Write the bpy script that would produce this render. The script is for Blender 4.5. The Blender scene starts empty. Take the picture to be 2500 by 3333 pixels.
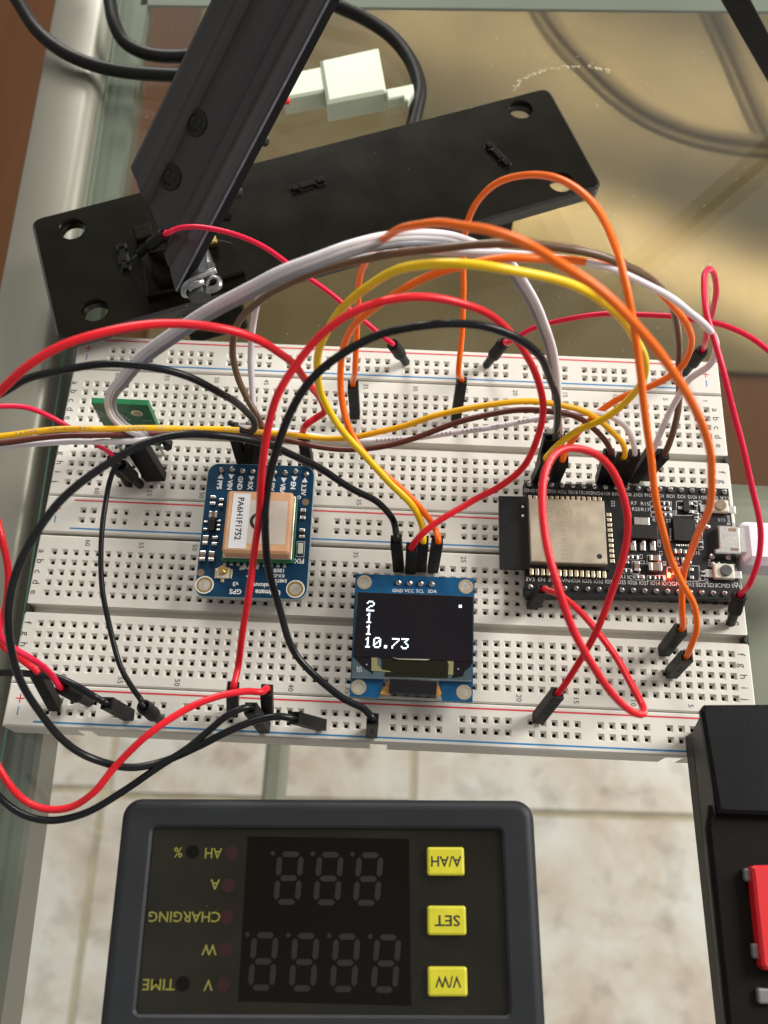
import bpy, bmesh, math, random
from mathutils import Vector, Matrix
random.seed(7)
S = bpy.context.scene
COL = S.collection
# ------------------------------------------------------------------ camera (1 unit = 1 mm)
CAM = Vector((79.309, -76.264, 210.289))
FPX = 3095.5                                   # focal length in photo pixels (2500 x 3333)
_w = Vector((2.7360, 0.0622, -0.0002)); _a = _w.length
RW = Matrix.Rotation(_a, 3, _w.normalized())   # world -> camera (x right, y down, z forward)
cam_d = bpy.data.cameras.new('camera'); cam = bpy.data.objects.new('camera', cam_d); COL.objects.link(cam)
S.camera = cam
cam_d.sensor_fit = 'VERTICAL'; cam_d.sensor_height = 300.0; cam_d.sensor_width = 225.0
cam_d.lens = FPX / 3333.0 * 300.0
cam_d.clip_start = 1.0; cam_d.clip_end = 20000.0
_m = RW.transposed() @ Matrix(((1, 0, 0), (0, -1, 0), (0, 0, -1)))
cam.matrix_world = Matrix.Translation(CAM) @ _m.to_4x4()
cam_d.dof.use_dof = True; cam_d.dof.focus_distance = 214.0; cam_d.dof.aperture_fstop = 0.165
# ------------------------------------------------------------------ light
world = bpy.data.worlds.new('World'); S.world = world; world.use_nodes = True
bg = world.node_tree.nodes['Background']
bg.inputs[0].default_value = (1.0, 0.965, 0.90, 1); bg.inputs[1].default_value = 0.29
_wn = world.node_tree.nodes; _wl = world.node_tree.links
_tc = _wn.new('ShaderNodeTexCoord'); _ns = _wn.new('ShaderNodeTexNoise'); _ns.inputs['Scale'].default_value = 1.7; _ns.inputs['Detail'].default_value = 2.0
_rp = _wn.new('ShaderNodeValToRGB'); _rp.color_ramp.elements[0].position = 0.38; _rp.color_ramp.elements[0].color = (0.42, 0.38, 0.32, 1)
_rp.color_ramp.elements[1].position = 0.62; _rp.color_ramp.elements[1].color = (1.55, 1.52, 1.45, 1)
_wl.new(_tc.outputs['Generated'], _ns.inputs[0]); _wl.new(_ns.outputs['Fac'], _rp.inputs[0]); _wl.new(_rp.outputs[0], bg.inputs[0])
def area(name, loc, target, sx, sy, power, color, spread=180):
    d = bpy.data.lights.new(name, 'AREA'); d.shape = 'RECTANGLE'; d.size = sx; d.size_y = sy
    d.energy = power; d.color = color; d.spread = math.radians(spread)
    o = bpy.data.objects.new(name, d); COL.objects.link(o); o.location = loc
    o.rotation_euler = (Vector(target) - Vector(loc)).to_track_quat('-Z', 'Y').to_euler()
    return o
area('window_light', (1350, 620, 900), (90, 30, 0), 560, 700, 2.5e7, (1.0, 0.965, 0.91))
area('far_window_light', (-250, 2150, 1050), (80, 40, 0), 800, 560, 2.9e7, (1.0, 0.975, 0.93))
area('sun_through_window', (1100, 2300, 1000), (440, 672, -745), 640, 60, 9.0e5, (1.0, 0.89, 0.71), 2.4)
area('sun_through_far_window', (1000, 2900, 1000), (300, 1020, -745), 560, 90, 4.6e5, (1.0, 0.90, 0.72), 3.5)
S.view_settings.view_transform = 'Standard'; S.view_settings.look = 'None'
S.view_settings.exposure = 0.62; S.view_settings.gamma = 1.0; S.view_settings.use_curve_mapping = False
S.render.engine = 'CYCLES'
S.cycles.use_denoising = True
S.cycles.max_bounces = 10; S.cycles.transparent_max_bounces = 16
S.cycles.sample_clamp_indirect = 6.0
# ------------------------------------------------------------------ pixel -> world helpers (where things stand)
def ray(x, y):
    d = RW.transposed() @ Vector(((x - 1250) / FPX, (y - 1666.5) / FPX, 1.0)); return d
def W(x, y, z=0.0):
    d = ray(x, y); return CAM + d * ((z - CAM.z) / d.z)
def WD(x, y, depth):
    return CAM + ray(x, y) * depth
def depth_of(p): return (RW @ (Vector(p) - CAM)).z
def crop(x0, y0, s): return lambda x, y: (x0 + x / s, y0 + y / s)
cA = crop(0, 1050, 2.37); cB = crop(600, 1050, 2.37); cC = crop(1200, 1050, 2.37); cD = crop(1800, 1050, 2.37)
cE = crop(0, 1900, 2.37); cF = crop(600, 1900, 2.37); cG = crop(1200, 1900, 2.37); cH = crop(1800, 1900, 2.37)
cGPS = crop(600, 1450, 3.318); cOL = crop(1080, 1700, 3.19); cE1 = crop(1550, 1500, 3.318); cE2 = crop(2000, 1500, 3.318)
cML = crop(0, 2400, 1.3272); cMR = crop(1250, 2400, 1.3272); cHI = crop(300, 650, 2.765); cGR = crop(250, 1250, 3.318)
cTL = crop(0, 0, 1.3272); cCN = crop(880, 100, 3.072)
OV = 2500.0 / 1659.0
# ------------------------------------------------------------------ materials
def mat(name, col, rough=0.5, metal=0.0, var=0.0, vscale=0.3, bump=0.0, bscale=3.0, coat=0.0, emit=None, estr=0.0,
        specks=0.0, speck_scale=0.5, speck_col=(0.6, 0.6, 0.58), sss=0.0, spec=0.5, rvar=0.0, col2=None, trans=0.0, streak=None):
    m = bpy.data.materials.new(name); m.use_nodes = True
    nt = m.node_tree; N = nt.nodes; L = nt.links; b = N['Principled BSDF']
    b.inputs['Base Color'].default_value = (*col, 1); b.inputs['Roughness'].default_value = rough
    b.inputs['Metallic'].default_value = metal; b.inputs['Specular IOR Level'].default_value = spec
    b.inputs['Coat Weight'].default_value = coat; b.inputs['Coat Roughness'].default_value = 0.12
    if trans: b.inputs['Transmission Weight'].default_value = trans
    if sss:
        b.inputs['Subsurface Weight'].default_value = sss; b.inputs['Subsurface Radius'].default_value = (1.6, 1.2, 0.8)
        b.inputs['Subsurface Scale'].default_value = 1.0
    if emit: b.inputs['Emission Color'].default_value = (*emit, 1); b.inputs['Emission Strength'].default_value = estr
    tc = N.new('ShaderNodeTexCoord')
    out = None
    if var or col2 or rvar:
        n = N.new('ShaderNodeTexNoise'); n.inputs['Scale'].default_value = vscale; n.inputs['Detail'].default_value = 5
        mp = N.new('ShaderNodeMapping'); L.new(tc.outputs['Object'], mp.inputs[0])
        if streak: mp.inputs['Scale'].default_value = streak
        L.new(mp.outputs[0], n.inputs[0])
        r = N.new('ShaderNodeValToRGB'); r.color_ramp.elements[0].position = 0.3; r.color_ramp.elements[1].position = 0.7
        c2 = col2 or tuple(min(1, c * (1 + var)) for c in col); c1 = col if col2 else tuple(c * (1 - var) for c in col)
        r.color_ramp.elements[0].color = (*c1, 1); r.color_ramp.elements[1].color = (*c2, 1)
        L.new(n.outputs['Fac'], r.inputs[0]); out = r.outputs[0]
        if rvar:
            mr = N.new('ShaderNodeMapRange'); mr.inputs[3].default_value = max(0.02, rough - rvar); mr.inputs[4].default_value = min(1, rough + rvar)
            L.new(n.outputs['Fac'], mr.inputs[0]); L.new(mr.outputs[0], b.inputs['Roughness'])
    if specks:
        v = N.new('ShaderNodeTexVoronoi'); v.inputs['Scale'].default_value = speck_scale; v.inputs['Randomness'].default_value = 1
        n2 = N.new('ShaderNodeTexNoise'); n2.inputs['Scale'].default_value = speck_scale * 0.35
        L.new(tc.outputs['Object'], v.inputs[0]); L.new(tc.outputs['Object'], n2.inputs[0])
        ad = N.new('ShaderNodeMath'); ad.operation = 'MULTIPLY_ADD'; ad.inputs[1].default_value = -0.28; L.new(n2.outputs['Fac'], ad.inputs[0]); ad.inputs[2].default_value = specks + 0.10
        lt = N.new('ShaderNodeMath'); lt.operation = 'LESS_THAN'; L.new(v.outputs['Distance'], lt.inputs[0]); L.new(ad.outputs[0], lt.inputs[1])
        mx = N.new('ShaderNodeMix'); mx.data_type = 'RGBA'; L.new(lt.outputs[0], mx.inputs[0])
        if out: L.new(out, mx.inputs[6])
        else: mx.inputs[6].default_value = (*col, 1)
        mx.inputs[7].default_value = (*speck_col, 1); out = mx.outputs[2]
    if out: L.new(out, b.inputs['Base Color'])
    if bump:
        n3 = N.new('ShaderNodeTexNoise'); n3.inputs['Scale'].default_value = bscale; n3.inputs['Detail'].default_value = 4
        L.new(tc.outputs['Object'], n3.inputs[0])
        bp = N.new('ShaderNodeBump'); bp.inputs['Strength'].default_value = bump; bp.inputs['Distance'].default_value = 0.2
        L.new(n3.outputs['Fac'], bp.inputs['Height']); L.new(bp.outputs[0], b.inputs['Normal'])
    return m
M = {}
M['board'] = mat('breadboard plastic', (0.665, 0.645, 0.59), 0.42, var=0.035, vscale=0.03, bump=0.06, bscale=2.0, sss=0.12)
M['hole'] = mat('contact recess', (0.02, 0.017, 0.013), 0.6)
M['holewall'] = mat('hole wall', (0.60, 0.58, 0.50), 0.55)
M['red_ink'] = mat('red ink', (0.62, 0.035, 0.05), 0.5, var=0.2, vscale=0.8)
M['blue_ink'] = mat('blue ink', (0.02, 0.20, 0.46), 0.5, var=0.2, vscale=0.8)
M['black_ink'] = mat('black ink', (0.015, 0.015, 0.015), 0.5)
def wire_mat(n, c, r=0.34, v=0.10): return mat(n, c, r, var=v, vscale=0.12, bump=0.10, bscale=0.9, rvar=0.08, spec=0.38)
M['w_red'] = wire_mat('red insulation', (0.72, 0.010, 0.022))
M['w_red_thin'] = wire_mat('crimson insulation', (0.74, 0.008, 0.055))
M['w_black'] = mat('black insulation', (0.0065, 0.007, 0.009), 0.27, var=0.25, vscale=0.12, bump=0.10, bscale=0.9, rvar=0.06, spec=0.30)
M['w_yellow'] = wire_mat('yellow insulation', (0.90, 0.58, 0.008))
M['w_amber'] = wire_mat('amber insulation', (0.88, 0.46, 0.005))
M['w_orange'] = wire_mat('orange insulation', (1.0, 0.165, 0.006))
M['w_brown'] = wire_mat('brown insulation', (0.135, 0.078, 0.045))
M['w_redbrown'] = wire_mat('red brown insulation', (0.12, 0.032, 0.022))
M['w_white'] = wire_mat('white insulation', (0.72, 0.69, 0.73))
M['w_grey'] = wire_mat('grey insulation', (0.21, 0.22, 0.245))
M['w_lgrey'] = wire_mat('light grey insulation', (0.50, 0.50, 0.53))
M['plug'] = mat('black plug plastic', (0.009, 0.009, 0.008), 0.5, var=0.3, vscale=0.5, bump=0.15, bscale=2.0, spec=0.2)
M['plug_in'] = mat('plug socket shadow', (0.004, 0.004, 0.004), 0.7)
M['metal'] = mat('tinned metal', (0.72, 0.71, 0.68), 0.28, 1.0, var=0.15, vscale=1.5)
M['solder'] = mat('solder', (0.40, 0.40, 0.39), 0.30, 1.0, bump=0.5, bscale=2.5)
M['gold'] = mat('gold plating', (0.72, 0.52, 0.20), 0.3, 1.0, var=0.12, vscale=1.0)
M['pale_gold'] = mat('pale gold plating', (0.80, 0.70, 0.50), 0.35, 1.0, var=0.1, vscale=1.0)
M['pcb_blue'] = mat('dark blue solder mask', (0.001, 0.036, 0.085), 0.38, spec=0.3, var=0.18, vscale=0.4, bump=0.08, bscale=1.6)
M['pcb_blue2'] = mat('blue solder mask', (0.002, 0.066, 0.165), 0.38, spec=0.3, var=0.2, vscale=0.4, bump=0.08, bscale=1.6)
M['pcb_edge'] = mat('board edge laminate', (0.30, 0.36, 0.34), 0.6)
M['pcb_black'] = mat('black solder mask', (0.011, 0.012, 0.013), 0.36, var=0.25, vscale=0.4, bump=0.08, bscale=1.6, spec=0.28)
M['pcb_green'] = mat('green solder mask', (0.01, 0.15, 0.05), 0.34, var=0.25, vscale=0.3, bump=0.08, bscale=1.5)
M['pcb_green_l'] = mat('green board edge', (0.10, 0.34, 0.16), 0.45)
M['bore'] = mat('board seen through a hole', (0.34, 0.325, 0.28), 0.6, var=0.25, vscale=0.9)
M['silk'] = mat('white silkscreen', (0.72, 0.73, 0.72), 0.55)
M['silk_dim'] = mat('fine silkscreen', (0.50, 0.51, 0.50), 0.55)
M['ceramic'] = mat('antenna ceramic', (0.66, 0.37, 0.20), 0.5, var=0.06, vscale=0.4, bump=0.05, bscale=3)
M['patch'] = mat('antenna silver patch', (0.66, 0.60, 0.52), 0.42, 0.25, var=0.05, vscale=0.5)
M['sticker'] = mat('white sticker', (0.76, 0.77, 0.80), 0.5)
M['chip'] = mat('black chip epoxy', (0.012, 0.012, 0.012), 0.45, var=0.2, vscale=1.0, spec=0.28)
M['cap'] = mat('capacitor brown', (0.20, 0.135, 0.09), 0.45, var=0.15, vscale=1.0)
M['shield'] = mat('nickel shield', (0.64, 0.58, 0.46), 0.36, 0.85, var=0.08, vscale=0.25, bump=0.05, bscale=0.8, rvar=0.06)
M['etch'] = mat('etched marking', (0.42, 0.38, 0.29), 0.5, 0.7)
M['button_w'] = mat('cream switch body', (0.62, 0.60, 0.50), 0.45)
M['usb_white'] = mat('white cable plastic', (0.74, 0.70, 0.78), 0.42, bump=0.05, bscale=1.0, var=0.03)
M['oled_glass'] = mat('display glass', (0.010, 0.009, 0.013), 0.10, var=0.1, vscale=0.1, spec=0.35)
M['oled_side'] = mat('display lower glass', (0.055, 0.085, 0.10), 0.16, var=0.2, vscale=0.2, spec=0.4)
M['oled_flex'] = mat('display flex pattern', (0.014, 0.014, 0.008), 0.3, var=0.4, vscale=2.0, spec=0.15)
M['oled_olive'] = mat('olive film', (0.22, 0.21, 0.10), 0.5, spec=0.2, var=0.1)
M['tear'] = mat('pale film tear', (0.36, 0.34, 0.25), 0.4)
M['film'] = mat('peeling film edge', (0.75, 0.78, 0.80), 0.2)
M['amber_flex'] = mat('amber polyimide', (0.42, 0.20, 0.04), 0.3, var=0.15)
M['pixel'] = mat('lit pixel', (0.6, 0.7, 0.8), 0.5, emit=(0.80, 0.93, 1.0), estr=0.95)
M['led_red'] = mat('red led lens', (0.8, 0.05, 0.03), 0.3, emit=(1.0, 0.03, 0.012), estr=60.0)
M['led_core'] = mat('red led core', (0.8, 0.3, 0.03), 0.3, emit=(1.0, 0.30, 0.03), estr=30.0)
M['led_clear'] = mat('unlit led', (0.55, 0.60, 0.52), 0.25)
M['plate'] = mat('black powder coat', (0.0075, 0.0066, 0.0036), 0.25, var=0.25, vscale=0.08, bump=0.07, bscale=1.2, specks=0.035, speck_scale=0.30, speck_col=(0.22, 0.22, 0.19), rvar=0.06, spec=0.10)
M['plate_edge'] = mat('chipped plate edge', (0.012, 0.012, 0.012), 0.20, spec=0.6, col2=(0.022, 0.022, 0.022), vscale=0.6, specks=0.06, speck_scale=0.6, speck_col=(0.35, 0.35, 0.33))
M['arm'] = mat('anodised dark arm', (0.030, 0.026, 0.030), 0.36, 0.1, var=0.12, vscale=0.05, bump=0.04, bscale=1.5, streak=(1, 1, 1))
M['arm_edge'] = mat('lit arm edge', (0.17, 0.175, 0.22), 0.32, 0.8, var=0.25, vscale=0.4)  # pale blue tone paints in the light caught along this edge
M['arm_side'] = mat('shaded arm side', (0.006, 0.006, 0.007), 0.5, var=0.2, vscale=0.1, spec=0.1)  # shade on the arm's sides is put into this near-black colour
M['screw'] = mat('black screw', (0.018, 0.018, 0.018), 0.18, 0.5, spec=0.28)
M['zinc'] = mat('zinc steel', (0.34, 0.35, 0.36), 0.33, 1.0, var=0.2, vscale=0.4, bump=0.1, bscale=1.5)
M['pin_grey'] = mat('dull pin end', (0.055, 0.06, 0.062), 0.55, 0.4, var=0.3, vscale=0.8, bump=0.2, bscale=2)
M['cable'] = mat('black cable jacket', (0.008, 0.0078, 0.007), 0.45, var=0.2, vscale=0.1, bump=0.06, bscale=0.8, spec=0.2)
M['connector'] = mat('translucent white nylon', (0.56, 0.63, 0.50), 0.4, var=0.03, vscale=0.1, sss=0.35)
M['meter'] = mat('slate bezel plastic', (0.0195, 0.0215, 0.0245), 0.46, var=0.12, vscale=0.08, bump=0.22, bscale=5.0, spec=0.22)
M['meter_win'] = mat('meter window', (0.0115, 0.0105, 0.0065), 0.12, specks=0.025, speck_scale=0.5, speck_col=(0.16, 0.15, 0.13), var=0.30, vscale=0.07, spec=0.4)
M['meter_disp'] = mat('meter display filter', (0.0035, 0.0028, 0.0018), 0.16, specks=0.025, speck_scale=0.5, speck_col=(0.14, 0.13, 0.11), spec=0.22)
M['segment'] = mat('unlit segment', (0.0065, 0.0045, 0.0028), 0.5, var=0.15, vscale=0.3)
M['meter_led'] = mat('unlit red lamp', (0.020, 0.0035, 0.0028), 0.35)
M['yellow_ink'] = mat('yellow legend', (0.17, 0.165, 0.026), 0.5)
M['yellow_btn'] = mat('yellow button', (0.52, 0.48, 0.025), 0.38, var=0.07, vscale=0.3, bump=0.05, bscale=2)
M['box'] = mat('black case plastic', (0.007, 0.0075, 0.0085), 0.42, var=0.2, vscale=0.1, bump=0.30, bscale=4.0, specks=0.035, speck_scale=0.45, speck_col=(0.20, 0.20, 0.20), spec=0.13)
M['box_side'] = mat('case side plastic', (0.034, 0.032, 0.029), 0.5, var=0.15, vscale=0.05, bump=0.15, bscale=4.0, spec=0.2)
M['box_dark'] = mat('case recess plastic', (0.0065, 0.0055, 0.0045), 0.5, var=0.2, vscale=0.2, bump=0.15, bscale=4.0, specks=0.02, speck_scale=0.3, spec=0.1)
M['red_conn'] = mat('red housing', (0.58, 0.008, 0.014), 0.48, var=0.06, vscale=0.2, bump=0.08, bscale=3)
M['clip_grey'] = mat('grey contact', (0.18, 0.18, 0.19), 0.45, 0.3)
M['frame'] = mat('silver painted steel', (0.26, 0.255, 0.21), 0.38, 0.4, var=0.05, vscale=0.02, bump=0.05, bscale=1.2)
M['flange'] = mat('shaded greenish flange', (0.155, 0.17, 0.135), 0.6, 0.1, var=0.08, vscale=0.02, spec=0.25)  # darker copy of the frame paint, with shade put into the colour
M['frame_dark'] = mat('frame gap', (0.012, 0.014, 0.012), 0.5)
M['glass_edge'] = mat('green glass edge', (0.09, 0.21, 0.16), 0.15)
M['rug'] = mat('tan floor', (0.072, 0.054, 0.026), 0.85, spec=0.1, col2=(0.140, 0.104, 0.052), vscale=0.0045, bump=0.3, bscale=0.3)
M['wood'] = mat('brown wood floor', (0.060, 0.023, 0.008), 0.7, spec=0.12, col2=(0.095, 0.038, 0.014), vscale=0.012, streak=(1.0, 0.12, 1.0))
M['reflection'] = mat('dark reflection brown', (0.042, 0.028, 0.011), 0.8, spec=0.1, var=0.15, vscale=0.02)  # brown tone of a reflection in the glass, laid down as a band
M['reflection_pale'] = mat('pale reflection brown', (0.070, 0.050, 0.022), 0.85, var=0.12, vscale=0.02, spec=0.1)  # paler second band of that reflection, put into the colour
M['dust'] = mat('pale dust', (0.42, 0.39, 0.31), 0.8)
M['bar'] = mat('matt black bar', (0.006, 0.006, 0.006), 0.5, var=0.2, vscale=0.1, spec=0.12)
def tile_mat():
    m = bpy.data.materials.new('marble tile'); m.use_nodes = True; nt = m.node_tree; N = nt.nodes; L = nt.links; b = N['Principled BSDF']
    tc = N.new('ShaderNodeTexCoord')
    n1 = N.new('ShaderNodeTexNoise'); n1.inputs['Scale'].default_value = 0.013; n1.inputs['Detail'].default_value = 9; n1.inputs['Roughness'].default_value = 0.66; n1.inputs['Distortion'].default_value = 0.25
    n2 = N.new('ShaderNodeTexNoise'); n2.inputs['Scale'].default_value = 0.035; n2.inputs['Detail'].default_value = 6; n2.inputs['Distortion'].default_value = 0.2
    for n in (n1, n2): L.new(tc.outputs['Object'], n.inputs[0])
    r1 = N.new('ShaderNodeValToRGB'); e = r1.color_ramp.elements
    e[0].position = 0.30; e[0].color = (0.47, 0.37, 0.31, 1); e[1].position = 0.66; e[1].color = (0.65, 0.63, 0.61, 1)
    k = r1.color_ramp.elements.new(0.45); k.color = (0.57, 0.49, 0.43, 1); k = r1.color_ramp.elements.new(0.54); k.color = (0.62, 0.57, 0.53, 1)
    r2 = N.new('ShaderNodeValToRGB'); e = r2.color_ramp.elements; e[0].position = 0.30; e[0].color = (0.72, 0.70, 0.68, 1); e[1].position = 0.48; e[1].color = (1, 1, 1, 1)
    mx = N.new('ShaderNodeMix'); mx.data_type = 'RGBA'; mx.blend_type = 'MULTIPLY'; mx.inputs[0].default_value = 1
    L.new(n1.outputs['Fac'], r1.inputs[0]); L.new(n2.outputs['Fac'], r2.inputs[0]); L.new(r1.outputs[0], mx.inputs[6]); L.new(r2.outputs[0], mx.inputs[7])
    L.new(mx.outputs[2], b.inputs['Base Color']); b.inputs['Roughness'].default_value = 0.4
    return m
M['tile'] = tile_mat()
M['grout'] = mat('grout', (0.42, 0.36, 0.26), 0.9, var=0.2, vscale=0.03)
def glass_mat():
    m = bpy.data.materials.new('table glass'); m.use_nodes = True; nt = m.node_tree; N = nt.nodes; L = nt.links
    N.remove(N['Principled BSDF']); out = N['Material Output']
    g = N.new('ShaderNodeNewGeometry'); dt = N.new('ShaderNodeVectorMath'); dt.operation = 'DOT_PRODUCT'
    L.new(g.outputs['Incoming'], dt.inputs[0]); L.new(g.outputs['Normal'], dt.inputs[1])
    ab = N.new('ShaderNodeMath'); ab.operation = 'ABSOLUTE'; L.new(dt.outputs['Value'], ab.inputs[0])
    om = N.new('ShaderNodeMath'); om.operation = 'SUBTRACT'; om.inputs[0].default_value = 1.0; L.new(ab.outputs[0], om.inputs[1])
    pw = N.new('ShaderNodeMath'); pw.operation = 'POWER'; pw.inputs[1].default_value = 5.0; L.new(om.outputs[0], pw.inputs[0])
    ma = N.new('ShaderNodeMath'); ma.operation = 'MULTIPLY_ADD'; ma.inputs[1].default_value = 0.95; ma.inputs[2].default_value = 0.05; L.new(pw.outputs[0], ma.inputs[0])
    t = N.new('ShaderNodeBsdfTransparent'); t.inputs[0].default_value = (0.955, 0.975, 0.955, 1)
    gl = N.new('ShaderNodeBsdfGlossy'); gl.inputs['Roughness'].default_value = 0.03
    mx = N.new('ShaderNodeMixShader'); L.new(ma.outputs[0], mx.inputs[0]); L.new(t.outputs[0], mx.inputs[1]); L.new(gl.outputs[0], mx.inputs[2])
    L.new(mx.outputs[0], out.inputs[0]); return m
M['glass'] = glass_mat()
# ------------------------------------------------------------------ object helpers
def tag(o, label=None, cat=None, group=None, kind=None):
    if label: o['label'] = label
    if cat: o['category'] = cat
    if group: o['group'] = group
    if kind: o['kind'] = kind
    return o
def thing(name, loc, label, cat, group=None):
    o = bpy.data.objects.new(name, None); COL.objects.link(o); o.location = loc; o.empty_display_size = 3
    return tag(o, label, cat, group)
def root_loc(o):
    while o.parent: o = o.parent
    return Vector(o.location)
class MB:
    def merge(s, o, dm):
        k = len(s.v); s.v += o.v; s.f += [[k + i for i in f] for f in o.f]; s.m += [m + dm for m in o.m]; s.s += o.s; return s
    def __init__(s): s.v = []; s.f = []; s.m = []; s.s = []
    def add(s, vs, fs, mi=0, smooth=False):
        k = len(s.v); s.v += [Vector(v) for v in vs]
        for f in fs: s.f.append([k + i for i in f]); s.m.append(mi); s.s.append(smooth)
        return s
    def quad(s, a, b, c, d, mi=0): return s.add([a, b, c, d], [[0, 1, 2, 3]], mi)
    def box(s, c, size, rot=0.0, bev=0.0, mi=0, mx=None):
        """box centred at c; rot about Z (radians) or a 3x3 matrix mx; chamfered by bev"""
        R = mx if mx is not None else Matrix.Rotation(rot, 3, 'Z'); h = Vector(size) / 2; c = Vector(c)
        if bev <= 0:
            vs = [c + R @ Vector((sx * h.x, sy * h.y, sz * h.z)) for sz in (-1, 1) for sy in (-1, 1) for sx in (-1, 1)]
            fs = [[0, 2, 3, 1], [4, 5, 7, 6], [0, 1, 5, 4], [2, 6, 7, 3], [0, 4, 6, 2], [1, 3, 7, 5]]
            return s.add(vs, fs, mi)
        bm = bmesh.new(); bmesh.ops.create_cube(bm, size=1.0)
        for v in bm.verts: v.co = Vector((v.co.x * size[0], v.co.y * size[1], v.co.z * size[2]))
        bmesh.ops.bevel(bm, geom=bm.edges[:], offset=bev, segments=2, profile=0.5, affect='EDGES')
        bm.verts.index_update(); s.add([c + R @ v.co for v in bm.verts], [[v.index for v in f.verts] for f in bm.faces], mi); bm.free(); return s
    def prism(s, poly, z0, z1, mi=0, mis=None, bev=0.0, rim=None):
        """vertical prism over a world-XY polygon, top edge chamfered by bev"""
        n = len(poly); P = [Vector((p[0], p[1], 0)) for p in poly]
        area2 = sum(P[i].x * P[(i + 1) % n].y - P[(i + 1) % n].x * P[i].y for i in range(n))
        if area2 < 0: P.reverse()
        rings = [(0, z0), (0, z1 - bev), (bev, z1)] if bev else [(0, z0), (0, z1)]
        vs = []
        for ins, z in rings:
            for i in range(n):
                if ins:
                    a = (P[i] - P[i - 1]).normalized(); b = (P[(i + 1) % n] - P[i]).normalized()
                    na = Vector((-a.y, a.x, 0)); nb = Vector((-b.y, b.x, 0)); bis = (na + nb); bis = bis / max(0.3, bis.dot(na))
                    q = P[i] + bis * ins
                else: q = P[i]
                vs.append(Vector((q.x, q.y, z)))
        k = len(rings); fs = [list(range(n))[::-1]]
        side = mi if mis is None else mis
        s.add(vs, fs, mi); base = len(s.v) - len(vs)
        for r in range(k - 1):
            for i in range(n):
                j = (i + 1) % n; s.f.append([base + r * n + i, base + r * n + j, base + (r + 1) * n + j, base + (r + 1) * n + i]); s.m.append(rim if (rim is not None and r == k - 2) else side); s.s.append(False)
        s.f.append([base + (k - 1) * n + i for i in range(n)]); s.m.append(mi); s.s.append(False)
        return s
    def lathe(s, p0, p1, prof, n=20, mi=0, smooth=True, cap=True):
        """profile [(t along p0->p1 in mm, radius)]"""
        p0 = Vector(p0); p1 = Vector(p1); a = (p1 - p0).normalized()
        u = a.orthogonal().normalized(); w = a.cross(u); vs = []; fs = []
        for t, r in prof:
            for i in range(n):
                an = 2 * math.pi * i / n; vs.append(p0 + a * t + (u * math.cos(an) + w * math.sin(an)) * r)
        for k in range(len(prof) - 1):
            for i in range(n):
                j = (i + 1) % n; fs.append([k * n + i, k * n + j, (k + 1) * n + j, (k + 1) * n + i])
        s.add(vs, fs, mi, smooth)
        if cap:
            b = len(s.v) - len(vs)
            s.f.append([b + i for i in range(n)][::-1]); s.m.append(mi); s.s.append(False)
            s.f.append([b + (len(prof) - 1) * n + i for i in range(n)]); s.m.append(mi); s.s.append(False)
        return s
    def cyl(s, c, r, z0, z1, n=20, mi=0, smooth=True): return s.lathe((c[0], c[1], z0), (c[0], c[1], z1), [(0, r), (z1 - z0, r)], n, mi, smooth)
    def ring(s, c, r0, r1, z0, z1, n=28, mi=0):
        vs = []; fs = []
        for r, z in ((r0, z0), (r1, z0), (r1, z1), (r0, z1)):
            for i in range(n): a = 2 * math.pi * i / n; vs.append((c[0] + r * math.cos(a), c[1] + r * math.sin(a), z))
        for k in range(4):
            for i in range(n): j = (i + 1) % n; q = (k + 1) % 4; fs.append([k * n + i, k * n + j, q * n + j, q * n + i])
        return s.add(vs, fs, mi)
    def tube(s, pts, r, n=12, mi=0, ry=None, ref=None, cap=True):
        """round (or oval: r across, ry along ref) tube through pts"""
        P = [Vector(p) for p in pts]; N = len(P); vs = []; fs = []
        T = [(P[min(i + 1, N - 1)] - P[max(i - 1, 0)]).normalized() for i in range(N)]
        u = T[0].orthogonal().normalized()
        for i in range(N):
            if ref is not None: u = (Vector(ref) - T[i] * Vector(ref).dot(T[i])).normalized()
            else: u = (u - T[i] * u.dot(T[i])).normalized()
            w = T[i].cross(u)
            for k in range(n):
                a = 2 * math.pi * k / n; vs.append(P[i] + u * math.cos(a) * (ry or r) + w * math.sin(a) * r)
        for i in range(N - 1):
            for k in range(n):
                j = (k + 1) % n; fs.append([i * n + k, i * n + j, (i + 1) * n + j, (i + 1) * n + k])
        s.add(vs, fs, mi, True)
        if cap:
            b = len(s.v) - len(vs)
            s.f.append([b + k for k in range(n)][::-1]); s.m.append(mi); s.s.append(False)
            s.f.append([b + (N - 1) * n + k for k in range(n)]); s.m.append(mi); s.s.append(False)
        return s
    def dome(s, c, r, h, n=14, mi=0):
        prof = [(h * math.sin(a), max(r * math.cos(a), 0.01)) for a in [i * math.pi / 2 / 5 for i in range(6)]]
        return s.lathe(c, Vector(c) + Vector((0, 0, 1)), prof, n, mi)
    def text(s, string, pos, height, ang=0.0, mi=0, align='C', width=None, bold=0.0, mx=None, space=1.0):
        """flat lettering, cap height in mm; centred at pos, in the XY plane turned by ang (radians), or in the plane of mx"""
        vs, fs, (w, h0, h1) = glyphs(string, bold, space); k = height / 0.73
        kx = k if width is None else width / max(w, 1e-6)
        R = mx if mx is not None else Matrix.Rotation(ang, 3, 'Z'); pos = Vector(pos)
        x0 = {'C': -w / 2, 'L': 0, 'R': -w}[align]
        s.add([pos + R @ Vector(((x + x0) * kx, (y - 0.365) * k, 0)) for x, y in vs], fs, mi); return s
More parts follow.
